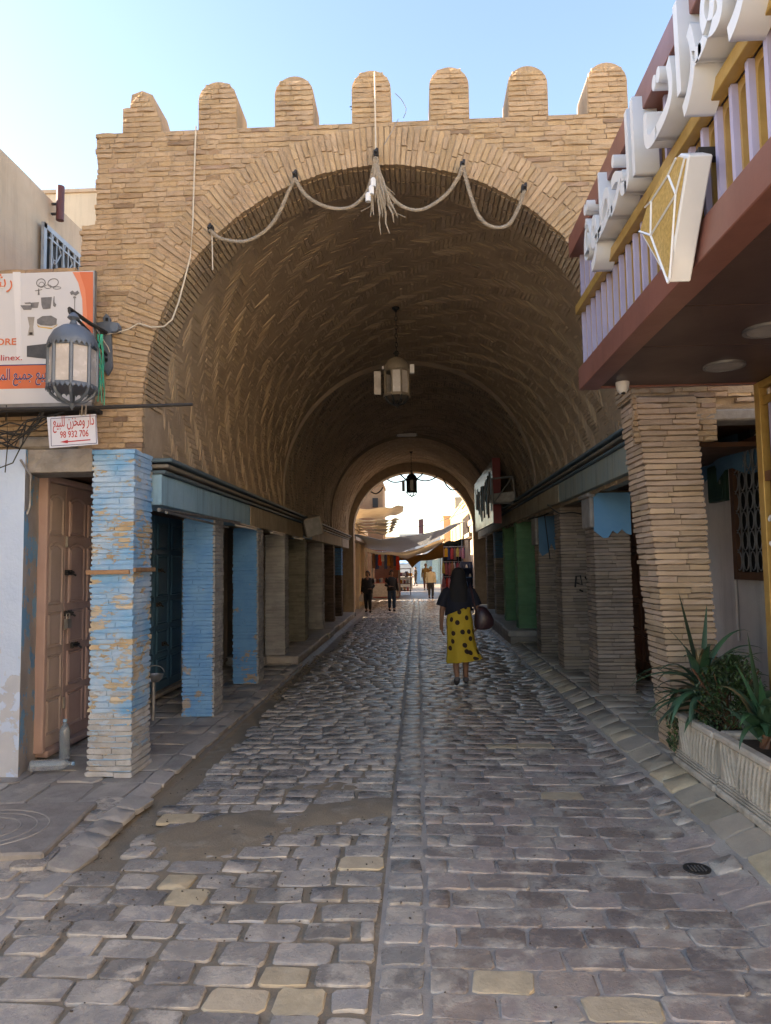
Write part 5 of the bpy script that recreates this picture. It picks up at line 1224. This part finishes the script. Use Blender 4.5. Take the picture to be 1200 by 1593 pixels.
for pts, lab in (((((622, 800), 30), ((740, 748), 24)), 'power line rising from the striped awning to the far arch'), ((((618, 812), 34), ((742, 772), 27)), 'lower power line crossing to the orange house'), ((((615, 822), 40), ((735, 790), 30)), 'lowest power line above the grey sail'), ((((628, 790), 30), ((700, 762), 26)), 'upper power line behind the dark lantern')):
    a, c = PT(*pts[0][0], y=pts[0][1]), PT(*pts[1][0], y=pts[1][1]); q = MB(); q.tube(cat_(a, c, .25, 10), .012, 4); tag(q.build('power_line', BCAB), lab, 'power line', 'power lines over the market')
q = MB()
for pts in (((603, 746), (612, 750), (625, 749), (637, 744)), ((645, 744), (660, 748), (672, 746), (680, 741)), ((622, 737), (632, 746), (640, 748)), ((647, 746), (655, 740), (658, 736)), ((690, 745), (695, 755), (703, 762), (712, 761)), ((577, 765), (585, 768), (592, 764), (596, 758))):
    q.tube(dens([PT(*p, y=22.8) for p in pts], 6), .022, 5)
tag(q.build('rope_garland', BCAB), 'dark rope garland swagged across the far arch', 'garland')
# right stall with hanging goods, shoe rack, shelf
t = thing('market_stall', 'crowded right market stall with a dark canopy frame', 'stall', (2.2, 40, 0))
b = MB()
for x in (1.35, 2.4, 3.3):
    for y in (38.5, 42): b.tube([(x, y, 0), (x, y, 3.0)], .03, 5)
b.build('pole', STEEL, t); cloth('canopy', '', '', ((678, 846), (700, 842), (726, 838)), ((680, 850), (705, 848), (728, 846)), mat('dark green canvas', (.06, .09, .08), (.04, .06, .055), .9, 3, .1, 20, rnd=0), 38.4, 42, parent=t)
boxes('back_cloth', BLKC, t, [((1.5, 42, 0), (3.4, 42.05, 2.9))]); boxes('counter', CLR['pink'], t, [((1.3, 38.6, .0), (1.75, 39.6, .55))]); boxes('crossbar', STEEL, t, [((1.3, 38.48, 2.55), (3.35, 38.52, 2.6)), ((1.3, 38.48, 1.75), (3.35, 38.52, 1.78)), ((1.3, 38.48, .95), (3.35, 38.52, .98))])
ORD = ('first', 'second', 'third', 'fourth', 'fifth', 'sixth', 'seventh', 'eighth', 'ninth', 'tenth', 'eleventh', 'twelfth', 'thirteenth', 'fourteenth')
random.seed(31); cc = ['amber', 'red', 'pink', 'brown', 'amber', 'yellow', 'navy', 'white', 'amber', 'pink']
def goods(x, y, ztop, w, h, c, lab, grp):
    q = MB(); n = 6; P = []
    for i in range(n+1):
        f = i/n; ww = w*(.6+.4*min(1, f*4))*(1+R(-.10, .10)); P.append((ww, ztop-h*f))
    q.lathe((x, y, 0), [(a*.5, z) for a, z in reversed(P)], 8, sy=.45); q.tube([(x, y, ztop-.02), (x, y, ztop+.1)], .012, 4)
    return tag(q.build('hanging_goods', CLR[c]), lab, 'textile', grp)
for rw_, (zt, h) in enumerate(((2.55, .55), (1.75, .6), (.95, .55))):
    for k in range(14):
        c = cc[(k*3+rw_*5+int(R(0, 3))) % 10] if rw_ < 2 else ('pink', 'red', 'pink', 'white')[k % 4]
        goods(1.40+.148*k+R(-.03, .03), 38.4+R(-.05, .05), zt-.06, R(.13, .20), h*R(.8, 1.15), c, f'{c} cloth, {ORD[k]} from the left on the {("top", "middle", "bottom")[rw_]} bar of the right market stall', 'textiles hanging at the right market stall')
t = thing('shoe_rack', 'dark blue display rack of shoes behind the woman in the yellow skirt', 'rack', (2.0, 25.2, 0))
x0, x1 = 1.50, 2.0
boxes('rack_frame', CLR['navy'], t, [((x0, 24.9, 0), (x0+.03, 25.2, 1.72)), ((x1-.03, 24.9, 0), (x1, 25.2, 1.72)), ((x0, 25.2, 0), (x1, 25.22, 1.72))])
for k in range(5):
    boxes('shelf', CLR['blue'] if k % 2 else CLR['navy'], t, [((x0+.03, 24.9, .2+.32*k), (x1-.03, 25.19, .225+.32*k))])
for k in range(5):
    for j in range(4):
        q = MB(); xx = x0+.09+.115*j; q.lathe((xx, 25.0, .23+.32*k), [(.04, 0), (.042, .03), (.03, .07), (.02, .11 if (j+k) % 3 else .16)], 8, sy=1.8)
        tag(q.build('shoe', CLR[('navy', 'white', 'navy', 'blue')[(j+k) % 4]]), f'{("first", "second", "third", "last")[j]} shoe from the left on the {("lowest", "second", "third", "fourth", "top")[k]} shelf of the dark blue rack', 'shoe', 'shoes on the dark blue rack')
# left stalls
t = thing('market_stall', 'left market stall piled with pale goods beyond the cream house', 'stall', (-1.6, 36, 0))
boxes('table', CLR['pink'], t, [((-2.3, 36, 0), (-.95, 38, .75))]); boxes('table_front', CLR['white'], t, [((-2.28, 35.95, .05), (-.97, 35.99, .72))]); b = MB()
for x in (-2.3, -.95): b.tube([(x, 35.9, 0), (x, 35.9, 2.5)], .03, 5)
b.b2((-2.3, 35.88, 2.3), (-.95, 35.92, 2.34)); b.build('pole', STEEL, t); boxes('back_cloth', CLR['brown'], t, [((-2.3, 38, 0), (-.95, 38.05, 2.5))])
for k in range(9): goods(-2.2+.15*k, 35.8+R(-.05, .05), 2.3-R(0, .15), R(.14, .22), R(.4, .8), ('brown', 'navy', 'red', 'white', 'navy', 'amber')[k % 6], f"{('brown', 'navy', 'red', 'white', 'navy', 'amber')[k % 6]} goods hanging {ORD[k]} from the left at the left market stall", 'goods hanging at the left market stall')
for k in range(14):
    q = MB(); q.box((-2.2+.09*k, 36.3+R(-.1, .2), .75+R(.06, .12)), (R(.09, .16), .2, R(.12, .24)), R(-.3, .3)); c = ('white', 'pink', 'brown', 'sky')[k % 4]; tag(q.build('packet', CLR[c], bevel=.01), f'{c} packet, {ORD[k]} from the left on the left market stall table', 'packet', 'packets on the left market stall table')
t = thing('wood_shelf', 'reddish brown open shelf at the end of the left stalls', 'shelf', (-.6, 39, 0))
boxes('side_panel', CLR['brown'], t, [((-1.02, 38.8, 0), (-.96, 39.3, 1.6)), ((-.42, 38.8, 0), (-.38, 39.3, 1.45))])
for k in range(4): boxes('shelf_board', CLR['brown'], t, [((-.96, 38.8, .2+.4*k), (-.42, 39.3, .24+.4*k))])
for k in range(9):
    q = MB(); q.box((-.9+.17*(k % 3), 39.0, .33+.4*(k//3)), (.12, .18, .18)); c = ('white', 'amber', 'pink')[(k+k//3) % 3]; tag(q.build('packet', CLR[c], bevel=.01), f'{c} packet at the {("left", "middle", "right")[k % 3]} of the {("lowest", "middle", "upper")[k//3]} board of the reddish brown shelf', 'packet', 'packets in the reddish brown shelf')
t = thing('market_stall', 'blue fronted stall with a pale awning at the street end', 'stall', (1, 60, 0))
boxes('front_board', CLR['blue'], t, [((-.3, 60, 0), (2.6, 60.1, 2.3))]); boxes('shutter', CLR['sky'], t, [((0.2, 59.9, .3), (.7, 59.99, 2)), ((1.2, 59.9, .3), (1.7, 59.99, 2))]); cloth('awning_cloth', '', '', ((655, 862), (680, 862)), ((648, 870), (682, 870)), CLR['white'], 60, 57, parent=t)
t = thing('market_stall', 'stall under a sky blue tarp between the walkers and the far end', 'stall', (-2, 50, 0))
cloth('tarp', '', '', ((594, 872), (615, 872), (640, 866)), ((592, 880), (612, 880), (640, 876)), CLR['sky'], 52, 48, parent=t); boxes('table', CLR['white'], t, [((-2.6, 49, 0), (-.4, 51, .8))]); b = MB()
for x in (-2.6, -.4): b.tube([(x, 49, 0), (x, 49, 1.8)], .03, 5)
b.build('pole', STEEL, t)
for k in range(8):
    q = MB(); q.box((-2.4+.27*k, 48.9, .9+R(0, .1)), (.22, .25, R(.2, .4))); c = ('red', 'white', 'navy', 'amber')[k % 4]; tag(q.build('packet', CLR[c], bevel=.015), f'{c} packet, {ORD[k]} from the left on the table under the sky blue tarp', 'packet', 'packets under the sky blue tarp')

# ================================================================ PEOPLE
def skin_mesh(chains, sub=1):
    """chains: lists of (xyz, radius); chains share joints by equal coordinates"""
    bm = bmesh.new(); lay = bm.verts.layers.skin.verify(); vs = {}
    for ch in chains:
        prev = None
        for p, r in ch:
            k = tuple(round(c, 5) for c in p)
            if k not in vs:
                v = bm.verts.new(p); rr = r if isinstance(r, tuple) else (r, r); v[lay].radius = rr; v[lay].use_root = len(vs) == 0; vs[k] = v
            v = vs[k]
            if prev is not None and prev is not v and bm.edges.get((prev, v)) is None: bm.edges.new((prev, v))
            prev = v
    me = bpy.data.meshes.new('tmp'); bm.to_mesh(me); bm.free()
    o = bpy.data.objects.new('tmp', me); C.objects.link(o)
    m = o.modifiers.new('s', 'SKIN'); m.use_smooth_shade = True; s = o.modifiers.new('d', 'SUBSURF'); s.levels = sub; s.render_levels = sub
    bpy.context.view_layer.update()
    out = bpy.data.meshes.new_from_object(o.evaluated_get(bpy.context.evaluated_depsgraph_get())); bpy.data.objects.remove(o)
    return [tuple(v.co) for v in out.vertices], [tuple(p.vertices) for p in out.polygons]
def loft(b, rings, n=16, wrinkle=0, cap=False):
    """rings: (centre, rx, ry) elliptical cross sections, centre may carry a z slope over x as fourth entry"""
    P = []
    for i, rg in enumerate(rings):
        c, rx, ry = rg[:3]; sl = rg[3] if len(rg) > 3 else 0
        for j in range(n):
            a = 2*math.pi*j/n; k = 1 + wrinkle*math.sin(j*5.3+i*.4)*(i/len(rings))
            x = rx*k*math.cos(a); P.append((c[0]+x, c[1]+ry*k*math.sin(a), c[2]+sl*x))
    F = [(i*n+j, i*n+(j+1) % n, (i+1)*n+(j+1) % n, (i+1)*n+j) for i in range(len(rings)-1) for j in range(n)]
    if cap: F += [tuple(range(n-1, -1, -1)), tuple((len(rings)-1)*n+j for j in range(n))]
    b.add(P, F); return b
def person(label, pos, rz, H, J, top, bottom, hair, hairlong=.0, sleeve=1.0, scarf=None, topz=.50, shoes=BLKC, build=1.0):
    """J: joint overrides in heights; local +y is the walking direction"""
    t = thing('person', label, 'person', (pos[0], pos[1], pos[2] if len(pos) > 2 else 0))
    j = dict(pel=(0, 0, .53), wai=(0, .005, .61), che=(0, .0, .72), nec=(0, -.005, .815), hb=(0, .008, .87), hm=(0, .015, .925), ht=(0, .01, .968))
    for s, q in ((-1, 'l'), (1, 'r')):
        j.update({q+'sh': (s*.098, -.005, .79), q+'el': (s*.135, -.02, .63), q+'wr': (s*.14, .03, .49), q+'ha': (s*.138, .045, .45),
                  q+'hi': (s*.048, 0, .50), q+'kn': (s*.052, .015, .275), q+'an': (s*.050, -.01, .045), q+'to': (s*.058, .07, .018)})
    j.update(J); M4 = Matrix.Translation((pos[0], pos[1], pos[2] if len(pos) > 2 else 0)) @ Matrix.Rotation(rz, 4, 'Z') @ Matrix.Scale(H, 4)
    w = build
    ch = [[(j['pel'], (.082*w, .06*w)), (j['wai'], (.068*w, .052*w)), (j['che'], (.082*w, .058*w)), (j['nec'], .03), (j['hb'], .036), (j['hm'], (.045, .056)), (j['ht'], (.036, .042))]]
    for q in 'lr':
        ch.append([(j['che'], (.082*w, .058*w)), (j[q+'sh'], .036*w), (j[q+'el'], .025), (j[q+'wr'], .017), (j[q+'ha'], (.013, .02))])
        ch.append([(j['pel'], (.082*w, .06*w)), (j[q+'hi'], .056*w), (j[q+'kn'], .036), (j[q+'an'], .023), (j[q+'to'], .016)])
    v, f = skin_mesh(ch); b = MB(); b.add(v, f)
    for q, s in (('l', -1), ('r', 1)):      # four fingers and a thumb, curled a little
        h = Vector(j[q+'ha']); d = (h-Vector(j[q+'wr'])).normalized(); sd = Vector((0, 1, 0)) - d*d.y; sd.normalize(); inn = Vector((-s, 0, 0))
        for k, L in enumerate((.040, .046, .044, .035)):
            p0 = h + sd*(.013-.0085*k); b.tube([p0-d*.006, p0+d*L*.45+inn*.003, p0+d*L*.8+inn*.011, p0+d*L*.95+inn*.02], [.0058, .0055, .005, .0038], 5)
        p0 = h + sd*.016 - d*.02; b.tube([p0, p0+sd*.014+d*.014+inn*.004, p0+sd*.016+d*.032+inn*.01], [.0065, .006, .0045], 5)
    hm = Vector(j['hm']); b.tube([hm+Vector((0, .052, .004)), hm+Vector((0, .066, -.014)), hm+Vector((0, .054, -.02))], [.005, .009, .005], 5)
    for s in (-1, 1): b.lathe(tuple(hm+Vector((s*.046, -.002, -.018))), [(.0, 0), (.008, .006), (.009, .02), (.004, .028)], 6)
    fin = lambda bb: setattr(bb, 'v', [tuple(M4 @ Vector(p)) for p in bb.v]) or bb
    body = fin(b).build('body', SKIN, t, smooth=True)
    e = MB()
    for s in (-1, 1): e.lathe(tuple(hm+Vector((s*.019, .053, .0))), [(.0, 0), (.006, .003), (.0, .006)], 6)
    e.box(tuple(hm+Vector((0, .053, -.032))), (.022, .006, .004)); fin(e).build('face_features', HAIRM, t)
    # hair
    q = MB(); P = []
    hb = Vector(j['hm'])
    q.grid(lambda u, v: tuple(hb + Vector((.053*math.sin(v*math.pi*.60)*math.cos(u*2*math.pi), -.008+.066*math.sin(v*math.pi*.60)*math.sin(u*2*math.pi), .012+.058*math.cos(v*math.pi*.60)+(-.035*(1-math.sin(u*2*math.pi))*.5*v if v > .6 else 0) + (.05*v*v*max(0, math.sin(u*2*math.pi)))))), 18, 8)
    if hairlong: loft(q, [((hb.x, hb.y-.03, hb.z), .05, .035), ((hb.x, hb.y-.045, hb.z-hairlong*.5), .058, .035), ((hb.x, hb.y-.045, hb.z-hairlong), .05, .02)], 12, .08, True)
    if hair: fin(q).build('hair', hair, t, smooth=True)
    # legs or trousers
    if bottom:
        v, f = skin_mesh([[((0, 0, .535), (.092*w, .068*w)), (j[q+'hi'], .068*w), (j[q+'kn'], .049), (tuple(Vector(j[q+'an'])+Vector((0, 0, .015))), .036)] for q in 'lr'] + [[((0, 0, .535), (.092*w, .068*w)), ((0, 0, .60), (.085*w, .064*w))]])
        b = MB(); b.add(v, f); fin(b).build('trousers', bottom, t, smooth=True)
    if top:
        b = MB(); loft(b, [((0, 0, .835), .034, .03), ((0, -.004, .82), .06, .042), ((0, -.004, .795), .105*w, .056), ((0, 0, .73), .108*w, .072*w), ((0, 0, .63), .094*w, .068*w), ((0, 0, .56), .102*w, .076*w), ((0, 0, topz), .108*w, .08*w)], 20, .03)
        sl = []
        for q in 'lr':
            a_, e_, w_ = Vector(j[q+'sh']), Vector(j[q+'el']), Vector(j[q+'wr']); end = e_.lerp(w_, (sleeve-.5)*2) if sleeve > .5 else a_.lerp(e_, sleeve*2)
            b.tube([a_*.94+Vector((0, 0, .004)), a_, a_.lerp(e_, .5), e_ if sleeve > .5 else end, end], [.034*w, .043*w, .038*w, .033, .028] if sleeve > .5 else [.034, .043, .044, .044, .044], 10)
        fin(b).build('top', top, t, smooth=True)
    for q in 'lr':
        an, to = Vector(j[q+'an']), Vector(j[q+'to']); d = (to-an); b = MB()
        b.tube([an+Vector((0, -.03, -.01)), an+Vector((0, -.012, -.018)), an.lerp(to, .55)+Vector((0, 0, -.006)), to+Vector((0, .012, -.002))], [.018, .027, .025, .014], 10); fin(b).build('shoe', shoes, t, smooth=True)
    return t, M4, fin, j
# woman in the yellow dotted skirt walking away
wx, wy = gpt(717, 1066); Hh = 1.60
t, M4, fin, j = person('woman walking away in yellow dotted skirt and loose navy top with a maroon shoulder bag', (wx, wy, zroad(wx, wy)+.006), -.06, Hh,
    dict(lan=(-.028, -.085, .075), lto=(-.034, -.055, .012), lkn=(-.042, .03, .275), ran=(.045, .06, .048), rto=(.052, .135, .016), rkn=(.048, .045, .28), lwr=(-.155, .0, .50), lha=(-.152, .01, .455), lel=(-.145, -.02, .635), rel=(.155, -.02, .64), rwr=(.165, .01, .52), rha=(.155, .02, .485)), None, None, None, shoes=mat('grey shoe', (.10, .09, .09), (.07, .065, .065), .6, 9, .1, 40, rnd=0))
b = MB(); n = 64; rings = [((0, 0, .70), .098, .07), ((0, 0, .62), .098, .075), ((0, -.004, .54), .112, .088), ((.003, -.004, .46), .114, .092), ((.008, 0, .38), .116, .095), ((.018, 0, .30), .126, .10), ((.030, 0, .24), .140, .108), ((.038, 0, .20), .150, .112, .12)]
loft(b, rings, n, 0)
for i in range(len(rings)):
    for j_ in range(n):
        a_ = 2*math.pi*j_/n; k_ = 1 + (i/7)**1.3*(.07*math.sin(9*a_+.8) + .04*math.sin(14*a_+i*.5)); v_ = b.v[i*n+j_]; c_ = rings[i][0]
        b.v[i*n+j_] = (c_[0]+(v_[0]-c_[0])*k_, c_[1]+(v_[1]-c_[1])*k_, v_[2])
dr = fin(b).build('skirt', DRESS, t, smooth=True)
uvl = dr.data.uv_layers.new(name='UVMap')
for lp in dr.data.loops:
    i = lp.vertex_index; z = rings[i//n][0][2]; a = (i % n)/n
    uvl.data[lp.index].uv = (a*.74, .75-z)
b = MB(); loft(b, [((0, -.004, .845), .035, .034), ((0, -.006, .82), .075, .05), ((0, -.006, .795), .112, .060), ((0, -.004, .74), .120, .076), ((0, -.002, .69), .120, .085), ((-.004, 0, .655), .112, .086), ((-.008, 0, .63), .110, .086, .42)], 26, .05)
for s in (-1, 1): b.tube([(s*.075, -.005, .80), (s*.105, -.008, .782), (s*.130, -.012, .725), (s*.148, -.014, .665)], [.036, .042, .046, .050], 12, False)
fin(b).build('loose_top', NAVYC, t, smooth=True)
hm = Vector(j['hm']); b = MB()
loft(b, [((0, .0, .995), .006, .006), ((0, -.002, .988), .030, .034), ((0, -.004, .968), .050, .056), ((0, -.006, .93), .060, .066), ((0, -.010, .885), .066, .066), ((0, -.016, .83), .078, .066), ((0, -.024, .78), .084, .064), ((0, -.03, .735), .086, .062), ((0, -.034, .70), .076, .056)], 24, .05, True)
fin(b).build('head_scarf', BLKC, t, smooth=True)
bag = thing('shoulder_bag', 'slouchy maroon leather bag hanging at the right hip of the woman in yellow', 'bag', tuple(M4 @ Vector((.19, -.02, .52))))
b = MB(); loft(b, [((.185, -.01, .66), .02, .02), ((.19, -.015, .645), .045, .035), ((.20, -.02, .60), .068, .05), ((.208, -.02, .545), .084, .056), ((.205, -.02, .50), .084, .054), ((.195, -.02, .47), .062, .044), ((.19, -.02, .462), .02, .02)], 20, .06, True); fin(b).build('body', BAGM, bag, smooth=True)
b = MB(); b.tube([(.14, -.065, .63), (.125, -.075, .70), (.112, -.062, .78), (.10, -.02, .845), (.105, .05, .79), (.15, .05, .65)], .009, 6); b.tube([(.165, -.045, .655), (.155, -.05, .62), (.16, -.06, .59)], .006, 5); fin(b).build('strap', BAGM, bag)
# two people walking towards the camera
lx, ly = gpt(573, 953)
tl, Ml, finl, jl = person('woman in black jacket and trousers walking towards the camera with a pale plastic bag', (lx, ly), math.pi-.1, 1.47, dict(lkn=(-.05, .04, .28), ran=(.05, -.06, .06), rto=(.055, .0, .02), rha=(.15, .02, .43), lel=(-.14, -.03, .63), lwr=(-.10, .06, .56), lha=(-.07, .085, .56)), BLKC, BLKC, HAIRM, .06, topz=.46, build=1.12)
c = Ml @ Vector((.152, .03, .36)); q = MB(); q.lathe((c.x, c.y, c.z-.15), [(.0, 0), (.07, .01), (.085, .10), (.06, .20), (.02, .27), (.012, .29)], 10, sy=.5); tag(q.build('plastic_bag', CLR['white'], smooth=True), 'pale plastic bag in the hand of the woman in black', 'bag')
q = MB(); loft(q, [((0, .0, .835), .036, .03), ((0, .03, .80), .04, .04), ((0, .045, .765), .025, .035)], 10); finl(q).build('neckline', CLR['brown'], tl)
rx_, ry_ = gpt(610, 951)
person('woman in black top and blue jeans walking towards the camera, arm folded across her waist', (rx_, ry_), math.pi+.25, 1.47, dict(lkn=(-.05, .05, .28), lan=(-.045, .05, .05), lto=(-.05, .12, .018), ran=(.045, -.05, .055), rto=(.05, .02, .02), rel=(.14, -.03, .63), rwr=(.08, .085, .60), rha=(.035, .105, .60), lwr=(-.15, .0, .49), lha=(-.148, .01, .45)), BLKC, JEANS, HAIRM, .05, topz=.50, build=1.08)
mx_, my_ = gpt(671, 931)
person('man in cream shirt and grey trousers walking away beside the right stall', (mx_, my_), -.1, 1.56, dict(lan=(-.05, -.05, .06), lto=(-.055, .02, .02)), CREAMC, GREYC, mat('grey hair', (.25, .23, .21), (.2, .19, .17), .7, 20, .2, 60, rnd=0), topz=.49, build=1.15)
fx, fy = gpt(647, 912)
person('slim dark figure walking in profile far down the street', (fx, fy), 1.2, 1.5, dict(lan=(-.05, -.10, .07), lto=(-.05, -.03, .03), ran=(.05, .10, .05), rto=(.05, .17, .02)), BLKC, BLKC, HAIRM, .08)
person('person in mustard coat and cap standing far off beside the man in cream', (PT(663, 912, y=46).x, 46), math.pi, 1.72, {}, MUST, CLR['brown'], CLR['brown'], topz=.35)
person('person in brown standing by the reddish shelf at the left stalls', (-1.15, 38.4), 1.8, 1.6, {}, CLR['brown'], GREYC, HAIRM)
# a little debris where the gutter meets the step
random.seed(40); q = MB()
for k in range(220):
    y = R(9.0, 13.5); x = -1.86+R(-.09, .1); s = R(.008, .025)
    q.box((x, y, zmud(x, y)+s*.3), (s*R(.8, 2), s, s*.7), R(0, 3))
q.build('gutter_litter', mat('dry litter', (.25, .20, .14), (.15, .13, .10), .9, 30, .2, 60, rnd=.4), kind='stuff')
q = MB()
for k in range(500):
    if k % 2: x, y = R(-1.9, 1.5), R(2.4, 8)
    else: x, y = R(-1.9, -.1), R(3.2, 6)
    s = R(.003, .008); q.box((x, y, zroad(x, y)+.004+s*.3), (s*R(.8, 1.8), s, s*.7), R(0, 3))
q.build('loose_grit', mat('dark grit', (.07, .06, .05), (.12, .10, .08), .9, 30, .2, 60, rnd=.4), kind='stuff')
